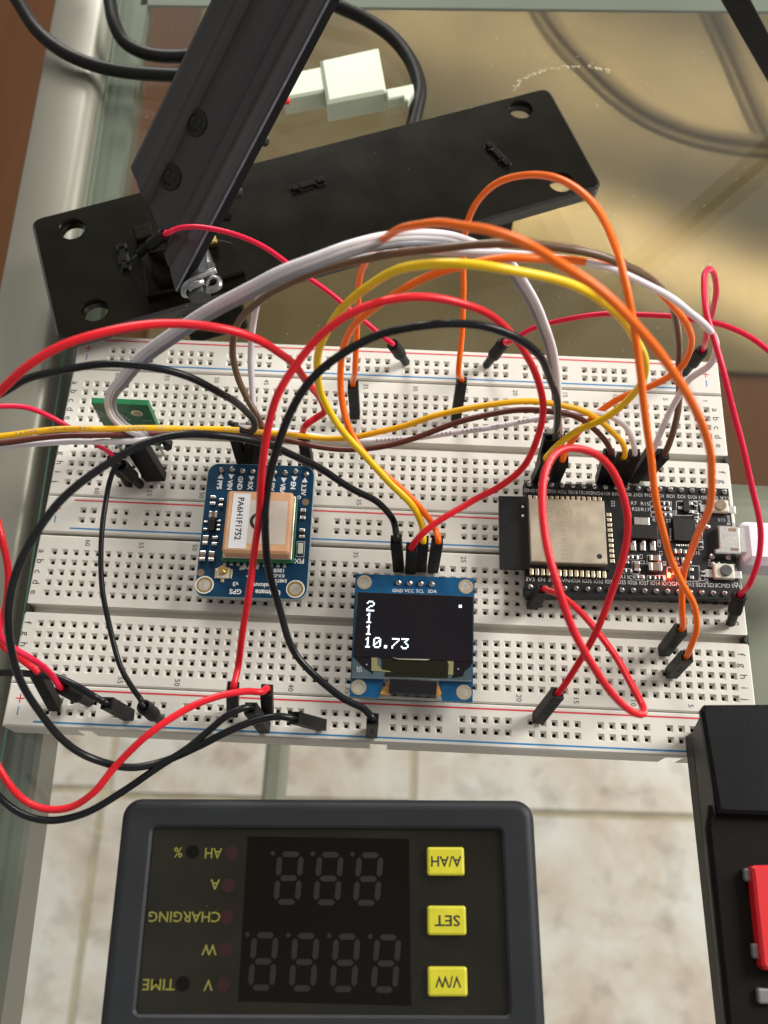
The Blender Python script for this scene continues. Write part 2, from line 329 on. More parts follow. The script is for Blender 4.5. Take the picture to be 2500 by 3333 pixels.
    def build(s, name, mats, parent=None, recalc=True):
        me = bpy.data.meshes.new(name); off = root_loc(parent) if parent else Vector()
        me.from_pydata([v - off for v in s.v], [], s.f)
        for m in (mats if isinstance(mats, (list, tuple)) else [mats]): me.materials.append(m)
        me.polygons.foreach_set('material_index', s.m); me.polygons.foreach_set('use_smooth', s.s)
        if recalc:
            bm = bmesh.new(); bm.from_mesh(me); bmesh.ops.recalc_face_normals(bm, faces=bm.faces); bm.to_mesh(me); bm.free()
        me.update(); o = bpy.data.objects.new(name, me); COL.objects.link(o)
        if parent: o.parent = parent
        return o
_gl = {}
def glyphs(string, bold=0.0, space=1.0):
    key = (string, bold, space)
    if key not in _gl:
        c = bpy.data.curves.new('lettering', 'FONT'); c.body = string; c.size = 1.0; c.resolution_u = 2; c.offset = bold; c.space_character = space
        o = bpy.data.objects.new('lettering', c); COL.objects.link(o)
        me = bpy.data.meshes.new_from_object(o.evaluated_get(bpy.context.evaluated_depsgraph_get()))
        vs = [(v.co.x, v.co.y) for v in me.vertices]; fs = [list(p.vertices) for p in me.polygons]
        bpy.data.objects.remove(o); bpy.data.curves.remove(c); bpy.data.meshes.remove(me)
        x0 = min(v[0] for v in vs); w = max(v[0] for v in vs) - x0
        _gl[key] = ([(x - x0, y) for x, y in vs], fs, (w, 0, 0.73))
    return _gl[key]
def rrect(x0, y0, x1, y1, r, n=6):
    out = []
    for cx, cy, a0 in ((x1 - r, y1 - r, 0), (x0 + r, y1 - r, 90), (x0 + r, y0 + r, 180), (x1 - r, y0 + r, 270)):
        for i in range(n + 1): a = math.radians(a0 + 90 * i / n); out.append((cx + r * math.cos(a), cy + r * math.sin(a)))
    return out
def xf(poly, o, ang):
    c, s = math.cos(ang), math.sin(ang); return [(o[0] + x * c - y * s, o[1] + x * s + y * c) for x, y in poly]
def spline(pts, sub=10):
    P = [Vector(p) for p in pts]; P = [P[0] * 2 - P[1]] + P + [P[-1] * 2 - P[-2]]; out = []
    for i in range(1, len(P) - 2):
        p0, p1, p2, p3 = P[i - 1:i + 3]
        t0 = 0; t1 = t0 + max((p1 - p0).length, 1e-4) ** 0.5; t2 = t1 + max((p2 - p1).length, 1e-4) ** 0.5; t3 = t2 + max((p3 - p2).length, 1e-4) ** 0.5
        for k in range(sub):
            t = t1 + (t2 - t1) * k / sub
            a1 = p0 * ((t1 - t) / (t1 - t0)) + p1 * ((t - t0) / (t1 - t0)); a2 = p1 * ((t2 - t) / (t2 - t1)) + p2 * ((t - t1) / (t2 - t1)); a3 = p2 * ((t3 - t) / (t3 - t2)) + p3 * ((t - t2) / (t3 - t2))
            b1 = a1 * ((t2 - t) / (t2 - t0)) + a2 * ((t - t0) / (t2 - t0)); b2 = a2 * ((t3 - t) / (t3 - t1)) + a3 * ((t - t1) / (t3 - t1))
            out.append(b1 * ((t2 - t) / (t2 - t1)) + b2 * ((t - t1) / (t2 - t1)))
    out.append(P[-2]); return out
R90 = math.radians(90)
TABLE = -8.5        # top of the glass; the breadboards' top faces are at z = 0
FLOOR = -750.0
# ================================================================== THE SETTING
mb = MB()
x0, x1, y0, y1 = -900, 1500, -700, 330
mb.quad((x0, y0, FLOOR - 2), (x1, y0, FLOOR - 2), (x1, y1, FLOOR - 2), (x0, y1, FLOOR - 2), 1)
T = 297.0
gx = W(380, 2400, FLOOR).x - 3; gy = 27.0
ta = math.radians(1.0)
for i in range(-3, 5):
    for j in range(-3, 1):
        sh = 0.0
        cx = gx + T * (i + 0.5) + sh; cy = gy + T * (j + 0.5) - 1.5
        g = 3.4
        px = [(-T / 2 + g, -T / 2 + g), (T / 2 - g, -T / 2 + g), (T / 2 - g, T / 2 - g), (-T / 2 + g, T / 2 - g)]
        px = [(p[0] * math.cos(ta) - p[1] * math.sin(ta) + cx, p[0] * math.sin(ta) + p[1] * math.cos(ta) + cy) for p in px]
        mb.prism(px, FLOOR - 1.5, FLOOR + 0.5, 0, bev=0.8)
tag(mb.build('tile_floor', [M['tile'], M['grout']]), kind='structure')
mb = MB(); mb.quad((-3500, 331, FLOOR - 2), (3500, 331, FLOOR - 2), (3500, 6000, FLOOR - 2), (-3500, 6000, FLOOR - 2))
tag(mb.build('wood_floor', M['wood']), kind='structure')
mb = MB(); mb.box((420, 1180, FLOOR + 3), (1280, 1300, 8), 0, 2.0)
tag(mb.build('tan_rug', M['rug']), 'large tan rug on the floor under the glass table', 'rug')
# bands added on the rug to stand in for reflections in the glass
ch = thing('glass_reflection', (380, 900, FLOOR + 8), 'brown curved and straight bands added in place of reflections in the glass at upper right', 'chair base')
zc = FLOOR + 12
arc = [(1735, -80), (1765, 20), (1830, 120), (1905, 200), (2010, 300), (2120, 375), (2240, 425), (2370, 455), (2520, 468), (2680, 462), (2900, 430), (3100, 370)]
st = [(2270, -60), (2330, 60), (2400, 210), (2470, 370), (2512, 462)]
for pts, r, w_, nm in ((arc, 7.0, 19.0, 'curved_reflection'), (st, 6.5, 17.0, 'straight_reflection')):
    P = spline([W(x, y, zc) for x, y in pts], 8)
    mb = MB(); mb.tube([p + Vector((0, 0, 1)) for p in P], r, 12, ry=3.0, ref=(0, 0, 1)); rl = mb.build(nm, M['reflection'], ch)
    mb = MB(); mb.tube([p - Vector((0, 0, 3)) for p in P], w_, 12, ry=3.0, ref=(0, 0, 1)); mb.build('reflection_band', M['reflection_pale'], rl)
# ================================================================== GLASS TABLE
tb = thing('glass_table', (200, 60, FLOOR), 'glass topped table with silver steel frame under all the electronics', 'table')
fx = lambda y: -16.3 + (194.4 - y) * (10.4 / 235.0)          # inner edge of the side beam
YN, YF = -330.0, 205.0
fin = [fx(YN), fx(YF)]
# side beam: flat top, rounded inner edge, running back
prof = [(-20.4, -40), (-20.4, 1.0), (-19.6, 1.8)] + [(-6.6 + 4.2 * math.sin(a), -2.4 + 4.2 * math.cos(a)) for a in [math.radians(d) for d in range(0, 100, 10)]] + [(-1.6, -3.5), (-1.3, -40)]
mb = MB(); vs = []; n = len(prof)
for y in (-330, 320):
    for dx, dz in prof: vs.append((fx(y) + dx, y, TABLE + dz))
mb.add(vs, [[i, (i + 1) % n, n + (i + 1) % n, n + i] for i in range(n)], 0, True)
o = mb.build('side_beam', M['frame'], tb)
# flange that the glass rests on, left and far, and the support under the boards
mb = MB(); vs = [(fx(-330) - 2, -330, -15.2), (9.0, -330, -15.2), (-14.0, 320, -15.2), (fx(320) - 2, 320, -15.2)]
mb.prism([(v[0], v[1]) for v in vs], -19, -15.0); mb.build('glass_flange', M['flange'], tb)
mb = MB(); fa, fb = W(1250, 24, -15.0), W(2500, 37, -15.0); sl = (fb.y - fa.y) / (fb.x - fa.x)
mb.prism([(-12, fa.y + sl * (-12 - fa.x)), (700, fa.y + sl * (700 - fa.x)), (700, 300), (-12, 275)], -16.0, -15.0); mb.prism([(-12, 275), (700, 300), (700, 330), (-12, 305)], -40, TABLE + 1.5, bev=2)
mb.build('far_beam', M['flange'], tb)
mb = MB(); pr = [(-24, -15.05), (26, -15.05)] + [(26 + 14 * math.sin(a), -29.05 + 14 * math.cos(a)) for a in [math.radians(d) for d in range(10, 95, 12)]] + [(40, -55), (-24, -55)]
vs = []; n = len(pr)
for x, dy in ((6, 0), (460, -6)):
    for y, z in pr: vs.append((x, y + dy, z))
mb.add(vs, [[i, (i + 1) % n, n + (i + 1) % n, n + i] for i in range(n)] + [list(range(n)), list(range(n, 2 * n))], 0, False)
mb.build('cross_beam', M['frame'], tb)
a = W(868, 2390, -260); b = W(932, 2390, -260)
mb = MB(); mb.prism([(a.x, a.y - 60), (b.x, b.y - 60), (b.x, b.y + 120), (a.x, a.y + 120)], -285, -260, bev=2); mb.build('stretcher', M['frame'], tb)
mb = MB()
gp = [(fx(-330) - 0.95, -330), (690, -330), (690, 299), (fx(270) - 0.95, 272)]
mb.prism(gp, TABLE - 6.4, TABLE, 0, bev=0.8, rim=1)
mb.build('glass_top', [M['glass'], M['glass_edge']], tb)
mb = MB(); rr = random.Random(3)
arc_s = spline([W(x, y, TABLE + 0.03) for x, y in ((1672, 290), (1700, 258), (1748, 236), (1800, 222), (1868, 216), (1930, 218), (1985, 232))], 14)
for p in arc_s:
    for k in range(2):
        if rr.random() < 0.40:
            a = rr.uniform(0, 3.14); l = rr.uniform(0.15, 1.1); w_ = rr.uniform(0.08, 0.30); q = p + Vector((rr.uniform(-.6, .6), rr.uniform(-.6, .6), 0))
            mb.box(q, (l, w_, 0.04), a)
for k in range(150):
    q = Vector((rr.uniform(-5, 260), rr.uniform(62, 190), TABLE + 0.03)); mb.box(q, (rr.uniform(.12, .4), rr.uniform(.1, .22), 0.04), rr.uniform(0, 3))
tag(mb.build('dust', M['dust'], tb), kind='stuff')
# ================================================================== BREADBOARDS
PIT = 2.54
rowY = {r: -i * PIT for i, r in enumerate('abcde')}; rowY.update({r: -(7 + i) * PIT + 0.28 for i, r in enumerate('fghij')})
BL, BR = -4.05, 161.75
def hole_field(mb, xs, ys, x0, x1, y0, y1):
    """top skin x0..x1, y0..y1 at z=0 with a funnelled square socket at every (x, y)"""
    hx = 0.78; h2 = 0.39; xs = sorted(xs); ys = sorted(ys)
    cuts = [y0]
    for y in ys: cuts += [y - hx, y + hx]
    cuts.append(y1)
    for i in range(0, len(cuts) - 1, 2): mb.quad((x0, cuts[i], 0), (x1, cuts[i], 0), (x1, cuts[i + 1], 0), (x0, cuts[i + 1], 0))
    for y in ys:
        xa = x0
        for x in xs:
            mb.quad((xa, y - hx, 0), (x - hx, y - hx, 0), (x - hx, y + hx, 0), (xa, y + hx, 0)); xa = x + hx
            R = [[(x + sx * h, y + sy * h, z) for sx, sy in ((-1, -1), (1, -1), (1, 1), (-1, 1))] for h, z in ((hx, 0), (h2, -0.7), (h2, -1.15), (h2, -3.2))]
            k = len(mb.v); mb.v += [Vector(p) for r in R for p in r]
            for lv in range(3):
                for i in range(4):
                    j = (i + 1) % 4; mb.f.append([k + lv * 4 + i, k + lv * 4 + j, k + lv * 4 + 4 + j, k + lv * 4 + 4 + i]); mb.m.append((0, 1, 2)[lv]); mb.s.append(False)
            mb.f.append([k + 12, k + 13, k + 14, k + 15]); mb.m.append(2); mb.s.append(False)
        mb.quad((xa, y - hx, 0), (x1, y - hx, 0), (x1, y + hx, 0), (xa, y + hx, 0))
def breadboard(oy, label, top_rail):
    bb = thing('breadboard', (78.7, oy - 14, TABLE), label, 'breadboard', 'white breadboards on the glass table')
    def sh(mb): 
        for v in mb.v: v.y += oy
        return mb
    BM = [M['board'], M['holewall'], M['hole']]
    cols = [i * PIT for i in range(63)]
    # terminal block
    mb = MB(); e0 = 0.35
    hole_field(mb, cols, [rowY[r] for r in 'abcde'], BL + e0, BR - e0, -12.85, 4.2 - e0)
    hole_field(mb, cols, [rowY[r] for r in 'fghij'], BL + e0, BR - e0, -31.15 + e0, -14.95)
    # chamfered rim and sides
    def rim(xa, xb, ya, yb, zb=-8.5, notch=None):
        o_ = [(xa, ya), (xb, ya), (xb, yb), (xa, yb)]; i_ = [(xa + e0, ya + e0), (xb - e0, ya + e0), (xb - e0, yb - e0), (xa + e0, yb - e0)]
        for i in range(4):
            j = (i + 1) % 4
            mb.quad((*i_[i], 0), (*i_[j], 0), (*o_[j], -e0), (*o_[i], -e0))
            if i == 0 and notch:
                mb.quad((xa, ya, -e0), (xb, ya, -e0), (xb, ya, -2.2), (xa, ya, -2.2)); xs_ = [xa] + [v for p in notch for v in p] + [xb]
                for k in range(0, len(xs_), 2): mb.quad((xs_[k], ya, -2.2), (xs_[k + 1], ya, -2.2), (xs_[k + 1], ya, zb), (xs_[k], ya, zb))
            else: mb.quad((*o_[i], -e0), (*o_[j], -e0), (*o_[j], zb), (*o_[i], zb))
    rim(BL, BR, -31.15, 4.2)
    # centre ravine (a real trench) with notched ends
    mb.quad((BL + 0.9, -14.95, -3.4), (BR - 0.9, -14.95, -3.4), (BR - 0.9, -12.85, -3.4), (BL + 0.9, -12.85, -3.4))
    mb.quad((BL + e0, -12.85, 0), (BR - e0, -12.85, 0), (BR - 0.9, -12.85, -3.4), (BL + 0.9, -12.85, -3.4))
    mb.quad((BL + e0, -14.95, 0), (BR - e0, -14.95, 0), (BR - 0.9, -14.95, -3.4), (BL + 0.9, -14.95, -3.4))
    block = sh(mb)
    for x in (BL, BR):
        mb = MB(); sx = 1 if x < 0 else -1
        mb.prism([(x - sx * 0.02, -12.6), (x + sx * 0.95, -13.6), (x + sx * 0.95, -14.3), (x - sx * 0.02, -15.2)], -3.2, 0.02)
        sh(mb).build('end_notch', M['hole'], bb)
    # power rails
    rails = [(-40.85, -31.35, -34.95, -37.5, -32.42, -39.72)] + ([(4.6, 14.35, 10.2, 7.75, 13.05, 5.95)] if top_rail else [])
    for (ya, yb, r1, r2, lr, lb) in rails:
        mb = MB(); xs = [5.08 + g * 15.24 + k * PIT for g in range(10) for k in range(5)]
        hole_field(mb, xs, [r1, r2], BL + e0, BR - e0, ya + e0, yb - e0); rim(BL, BR, ya, yb, notch=[(12.0, 15.0), (76.5, 80.3), (141.5, 145.2)])
        sh(mb).build('power_rail', BM, bb, recalc=False)
        mb = MB(); mb.quad((2.6, lr - 0.19, 0.03), (155, lr - 0.19, 0.03), (155, lr + 0.19, 0.03), (2.6, lr + 0.19, 0.03))
        for X in (-1.2, 158.2):
            for (a, b) in ((0.95, 0.13), (0.13, 0.95)): mb.quad((X - a, r1 + 0.2 - b, 0.03 + a * 0.004), (X + a, r1 + 0.2 - b, 0.03 + a * 0.004), (X + a, r1 + 0.2 + b, 0.03 + a * 0.004), (X - a, r1 + 0.2 + b, 0.03 + a * 0.004))
        sh(mb).build('red_stripe', M['red_ink'], bb)
        mb = MB(); mb.quad((2.6, lb - 0.19, 0.03), (153, lb - 0.19, 0.03), (153, lb + 0.19, 0.03), (2.6, lb + 0.19, 0.03))
        for X in (-1.2, 158.2): mb.quad((X - 0.13, r2 - 0.95, 0.03), (X + 0.13, r2 - 0.95, 0.03), (X + 0.13, r2 + 0.95, 0.03), (X - 0.13, r2 + 0.95, 0.03))
        sh(mb).build('blue_stripe', M['blue_ink'], bb)
    mb = MB()
    for n_ in [1] + list(range(5, 61, 5)):
        X = (63 - n_) * PIT
        mb.text(str(n_), (X, 2.55, 0.03), 1.25, -R90); mb.text(str(n_), (X, rowY['j'] - 2.05, 0.03), 1.25, -R90)
    for r in 'abcdefghij':
        for X in (-2.7, 159.8): mb.text(r, (X, rowY[r], 0.03), 1.75, -R90)
    block.merge(sh(mb), 3).build('terminal_block', BM + [M['black_ink']], bb, recalc=False)
    return bb
breadboard(0.0, 'front white breadboard carrying the small lit display and the power wires', False)
b1 = breadboard(45.84, 'rear white breadboard closer to the black steel plate', True)
# ================================================================== MODULES ON THE BOARDS
def P2(f, z):                       # measuring grid of one close view -> points on a plane at height z
    return lambda x, y, dz=0.0: W(*f(x, y), z + dz)
def comp(mb, c, w, h, t, ang, mi=0, bev=0.12, z0=None):
    mb.box((c.x, c.y, c.z + t / 2), (w, h, t), ang, min(bev, t * 0.3, w * 0.3, h * 0.3), mi)
def solder(parent, c, r=0.75, h=0.75, pin=True):
    mb = MB(); mb.dome(c, r, h); 
    if pin: mb.box((c.x, c.y, c.z + h * 0.9), (0.55, 0.55, 0.8), 0.2, 0.12)
    return mb.build('solder_joint', M['solder'], parent)
# ---------------------------------------------------------------- satellite receiver module (blue, square antenna)
GZ = 6.0; ga = math.radians(0.9); G = P2(cGPS, GZ)
gps = thing('gps_module', (48, 5, 0), 'dark blue satellite receiver board with square tan ceramic antenna', 'circuit board')
c00 = G(95, 1630); c11 = G(1420, 225)
ctr = (G(275, 195) + G(1420, 225) + G(1310, 1660) + G(95, 1630)) / 4
gw, gh = 25.4, 33.4
outline = xf(rrect(-gw / 2, -gh / 2, gw / 2, gh / 2, 2.6), ctr, ga)
gps_pcb = MB().prism(outline, GZ - 1.6, GZ, 0, 1, bev=0.12)
# stacked antenna block
aq = [G(478, 505), G(1180, 515), G(1128, 1185), G(392, 1140)]
ac = (W(*cGPS(492, 500), GZ + 5.5) + W(*cGPS(1172, 520), GZ + 5.5) + W(*cGPS(1118, 1150), GZ + 5.5) + W(*cGPS(405, 1125), GZ + 5.5)) / 4
an = MB(); an.box((ac.x, ac.y, GZ + 1.0), (16.4, 16.4, 0.8), ga, 0.1, 0); an.box((ac.x, ac.y, GZ + 1.9), (15.6, 15.6, 1.0), ga, 0.1, 1)
ant = an.build('antenna', [M['pcb_green'], M['metal']], gps)
mb = MB(); mb.prism(xf(rrect(-7.55, -7.55, 7.55, 7.55, 0.8), ac, ga), GZ + 2.4, GZ + 5.5, bev=0.55); mb.build('ceramic_block', M['ceramic'], ant)
A_ = P2(cGPS, GZ + 5.53)
mb = MB(); mb.prism(xf(rrect(-5.3, -5.3, 5.3, 5.3, 0.5), A_(852, 828), ga), GZ + 5.45, GZ + 5.54); mb.build('silver_patch', M['patch'], ant)
mb = MB(); mb.ring(A_(812, 818), 1.45, 2.2, GZ + 5.5, GZ + 5.57); mb.build('ink_ring', M['black_ink'], ant)
s0, s1, s2, s3 = A_(535, 515), A_(720, 522), A_(662, 1115), A_(470, 1108)
mb = MB(); mb.prism([(p.x, p.y) for p in (s0, s1, s2, s3)], GZ + 5.50, GZ + 5.60); lab = mb.build('label_sticker', M['sticker'], ant)
mb = MB(); p = A_(598, 790); mb.text('PA6H1F1752', (p.x, p.y, GZ + 5.63), 1.42, ga - R90, bold=0.02, width=10.4); mb.build('printed_code', M['black_ink'], ant)
# pads along the lower edge of the antenna
for i in range(10):
    x = 440 + i * 71.5; y = 1268 + i * 2.6
    mb = MB(); comp(mb, G(x, y), 0.75, 1.3, 0.25, ga, 0, 0.05); mb.dome(G(x, y - 35, 0.1), 0.42, 0.5); mb.build('solder_pad', M['metal'], gps)
# header joints and the names printed beside them
names = [(405, 270, '\u25c0PPS', 405), (518, 262, '\u25b6VIN', 405), (630, 280, 'GND', 395), (742, 284, '\u25b6RX', 400), (855, 288, '\u25c0TX', 400), (975, 295, '\u25c0FIX', 425), (1092, 300, '\u25b6VBAT', 430), (1205, 285, '\u25b6EN', 420), (1318, 312, '\u25c03.3V', 465)]
silk = MB()
for x, y, t, ty in names:
    solder(gps, G(x, y), 0.78, 0.8)
    arrow = t[0] in '\u25c0\u25b6'; word = t[1:] if arrow else t
    px = x - 38 + (18 if x < 700 else 12)
    if arrow:
        c = G(px + 10, y + 68); L_ = 0.62; d = 1 if t[0] == '\u25b6' else -1
        silk.add([(c.x - 0.75 * d, c.y + 0.75, GZ + 0.03), (c.x + 0.75 * d, c.y + 0.0, GZ + 0.03), (c.x - 0.75 * d, c.y - 0.75, GZ + 0.03)] if False else [(c.x - 0.72, c.y - 0.45 * 1, GZ + 0.03), (c.x + 0.72, c.y - 0.45, GZ + 0.03), (c.x, c.y + 0.85, GZ + 0.03)] if d < 0 else [(c.x - 0.72, c.y + 0.45, GZ + 0.03), (c.x + 0.72, c.y + 0.45, GZ + 0.03), (c.x, c.y - 0.85, GZ + 0.03)], [[0, 1, 2]])
    c = G(px + 2, (y + 108) if arrow else (y + 52), 0.03)
    silk.text(word, c, 1.15, ga - R90, align='L', bold=0.035)
for (x, y, t, h, a) in ((1238, 1250, 'FIX', 1.15, ga + 2 * R90), (1020, 1352, '1808', 0.95, ga + 2 * R90), (1020, 1408, 'KX-D', 0.78, ga + 2 * R90), (1015, 1462, 'E487316', 0.80, ga + 2 * R90),
                        (555, 1498, 'v3', 1.05, ga + 2 * R90), (870, 1512, 'Breakout', 1.05, ga + 2 * R90), (552, 1580, 'GPS', 1.2, ga + 2 * R90), (900, 1588, 'Ultimate', 1.2, ga + 2 * R90), (700, 1330, 'adafruit!', 0.95, ga + 2 * R90)):
    silk.text(t, G(x, y, 0.03), h, a, bold=0.03)
silk.ring(G(1240, 560), 0.25, 0.45, GZ, GZ + 0.03, 16)
c = G(685, 1412, 0.03); silk.add([(c.x + 0.5, c.y + 0.5, c.z), (c.x + 0.5, c.y - 0.5, c.z), (c.x - 0.5, c.y, c.z)], [[0, 1, 2]])
gps_pcb.merge(silk, 2).build('circuit_board', [M['pcb_blue'], M['pcb_edge'], M['silk']], gps)
for x, y in ((218, 1505), (1200, 1550)):
    mb = MB(); c = G(x, y); mb.ring(c, 1.35, 1.85, GZ, GZ + 0.06, 30, 0); mb.ring(c, 1.85, 2.1, GZ, GZ + 0.045, 30, 1)
    mb.cyl(c, 1.35, GZ - 1.7, GZ + 0.015, 24, 2); mb.build('mounting_hole', [M['gold'], M['silk'], M['bore']], gps)
for x, y in ((1310, 612), (178, 1372)):
    mb = MB(); mb.cyl(G(x, y), 0.85, GZ, GZ + 0.05, 24); mb.build('copper_dot', M['cap'], gps)
for (x, y, w, h, t, k) in ((310, 600, 1.25, 2.3, 0.5, 'r'), (400, 625, 1.0, 2.0, 0.6, 'r'), (318, 760, 1.9, 1.5, 0.9, 'c'), (232, 1030, 1.2, 2.2, 0.6, 'c'), (330, 1035, 1.2, 2.2, 0.45, 'r'),
                           (203, 1205, 1.3, 2.3, 0.9, 'c'), (300, 1210, 1.3, 2.3, 0.9, 'c'), (1285, 750, 1.05, 2.6, 0.7, 'r'), (1272, 955, 1.2, 2.2, 0.45, 'r')):
    mb = MB(); c = G(x, y)
    comp(mb, c, w, h, t, ga, 0, 0.1)
    ax = Vector((-math.sin(ga), math.cos(ga), 0)) if h > w else Vector((math.cos(ga), math.sin(ga), 0)); Ln = max(h, w)
    for s_ in (-1, 1):
        q = c + ax * s_ * Ln * 0.36; comp(mb, q, (w + 0.06) if h > w else Ln * 0.3, Ln * 0.3 if h > w else h + 0.06, t + 0.05, ga, 1, 0.08)
    mb.build('capacitor' if k == 'c' else 'resistor', [M['cap'] if k == 'c' else M['chip'], M['metal']], gps)
mb = MB(); comp(mb, G(302, 872), 1.55, 3.0, 1.1, ga, 0, 0.12)
for x, y in ((232, 830), (228, 910), (375, 820), (372, 868), (368, 915)): comp(mb, G(x, y), 0.85, 0.45, 0.35, ga, 1, 0.06)
mb.build('regulator_chip', [M['chip'], M['metal']], gps)
mb = MB(); comp(mb, G(425, 1385), 2.8, 2.5, 0.7, ga, 0, 0.1); comp(mb, G(345, 1390), 0.5, 2.3, 0.5, ga, 1, 0.06); comp(mb, G(508, 1392), 0.5, 2.3, 0.5, ga, 1, 0.06)
comp(mb, G(412, 1460), 0.8, 0.9, 0.3, ga, 1, 0.06)
mb.cyl(G(425, 1365), 1.05, GZ + 0.6, GZ + 1.5, 24, 2); mb.dome(G(425, 1365, 1.45), 0.5, 0.45, 14, 2); mb.build('aerial_socket', [M['button_w'], M['pale_gold'], M['gold']], gps)
mb = MB(); c = G(1255, 1120); comp(mb, c, 1.2, 2.6, 0.7, ga, 0, 0.15); mb.build('fix_lamp', M['led_clear'], gps)
mb = MB(); 
for dx, dy, w, h in ((-0.9, 0, 0.1, 3.7), (0.9, 0, 0.1, 3.7), (0, 1.85, 1.9, 0.1), (0, -1.85, 1.9, 0.1)): mb.box((c.x + dx, c.y + dy, GZ + 0.03), (w, h, 0.04), ga)
mb.build('lamp_outline', M['silk'], gps)
mb = MB()
for i in range(9): 
    p = G(405 + i * 114, 285); mb.box((p.x, p.y, 2.9), (2.3, 2.4, 2.9), ga, 0.3)
mb.build('pin_header', M['plug'], gps)
# ---------------------------------------------------------------- small lit display
OZ = 6.0; oa = math.radians(0.15); O = P2(cOL, OZ)
oled = thing('display_module', (85, -18, 0), 'small blue display board with lit white digits on a black screen', 'display')
oc = [O(248, 533), O(1483, 582), O(1462, 1868), O(185, 1808)]
# board outline with the notch for the flexible strip
nt = [O(1152, 1855), O(1108, 1640), O(545, 1615), O(488, 1822)]
mb = MB(); mb.prism([(p.x, p.y) for p in oc[:3] + nt + oc[3:]], OZ - 1.4, OZ, 0, 1); oled_pcb = mb
OG = P2(cOL, OZ + 1.45)
sc = [OG(275, 728), OG(1465, 775), OG(1462, 1448), OG(222, 1392)]
lo = [OG(222, 1392), OG(1462, 1448), OG(1455, 1640), OG(205, 1602)]
mb = MB(); mb.prism([(p.x, p.y) for p in (OG(258, 722), OG(1475, 768), lo[2], lo[3])], OZ + 0.02, OZ + 1.42, 0, 1); sg = mb.build('screen_glass', [M['oled_side'], M['film']], oled)
mb = MB(); mb.prism([(p.x, p.y) for p in sc], OZ + 0.3, OZ + 1.62, 0); mb.build('screen', M['oled_glass'], oled)
FONT = {'2': ['01110', '10001', '00001', '00110', '01000', '10000', '11111'], '1': ['00100', '01100', '00100', '00100', '00100', '00100', '01110'],
        '0': ['01110', '10001', '10011', '10101', '11001', '10001', '01110'], '7': ['11111', '00001', '00010', '00100', '01000', '10000', '10000'],
        '3': ['11111', '00010', '00100', '00010', '00001', '10001', '01110'], '.': ['00000', '00000', '00000', '00000', '00000', '01100', '01100']}
OT = P2(cOL, OZ + 1.66)
def pix(ch, x0, y0, x1, y1, sk):
    mb = MB(); rows = FONT[ch]; pw = (x1 - x0) / 5; ph = (y1 - y0) / 7
    for r, row in enumerate(rows):
        for c_, b in enumerate(row):
            if b == '1':
                xx = x0 + c_ * pw - r * sk; yy = y0 + r * ph + c_ * 0.7
                mb.quad(OT(xx, yy), OT(xx + pw * 0.97, yy), OT(xx + pw * 0.97 - sk, yy + ph * 0.97), OT(xx - sk, yy + ph * 0.97))
    mb.build('lit_digit', M['pixel'], oled)
for ch_, x0_, y0_, x1_, y1_ in (('2', 367, 814, 447, 922), ('1', 351, 939, 432, 1044), ('1', 347, 1063, 426, 1167), ('1', 338, 1190, 417, 1299), ('0', 435, 1192, 515, 1303), ('.', 534, 1196, 612, 1307), ('7', 628, 1202, 704, 1311), ('3', 724, 1204, 802, 1315)):
    pix(ch_, x0_, y0_, x1_, y1_, 1.1)
mb = MB(); mb.quad(OT(1320, 857), OT(1350, 858), OT(1349, 887), OT(1319, 886)); mb.build('lit_dot', M['pixel'], oled)
OL = P2(cOL, OZ + 1.47)
def opoly(name, m_, pts, h=0.02):
    mb = MB(); mb.prism([(p.x, p.y) for p in [OL(*q) for q in pts]], OZ + 1.43, OZ + 1.45 + h); return mb.build(name, M[m_], oled)
opoly('dark_corner', 'oled_glass', [(222, 1394), (420, 1400), (430, 1580), (320, 1500)])
opoly('dark_corner', 'oled_glass', [(1250, 1440), (1462, 1450), (1440, 1500), (1380, 1545), (1360, 1600), (1250, 1620)])
opoly('flex_pattern', 'oled_flex', [(515, 1400), (1205, 1436), (1205, 1618), (545, 1600), (560, 1550), (520, 1530)], 0.05)
opoly('olive_film', 'oled_olive', [(412, 1398), (475, 1402), (475, 1480), (520, 1530), (612, 1548), (605, 1556), (412, 1540)], 0.07)
opoly('olive_film', 'oled_olive', [(1200, 1440), (1265, 1442), (1260, 1585), (1208, 1582), (1215, 1480)], 0.07)
opoly('film_tear', 'tear', [(620, 1404), (690, 1418), (1020, 1424), (990, 1436), (690, 1426)], 0.3)
mb = MB(); 
for x, y in ((362, 1477), (1313, 1523)): mb.cyl(OL(x, y), 0.14, OZ + 1.44, OZ + 1.53, 10)
mb.text('RIT', OL(286, 1512, 0.03), 0.6, oa); mb.text('253', OL(286, 1540, 0.03), 0.6, oa)
mb.build('glass_marks', M['silk_dim'], oled)
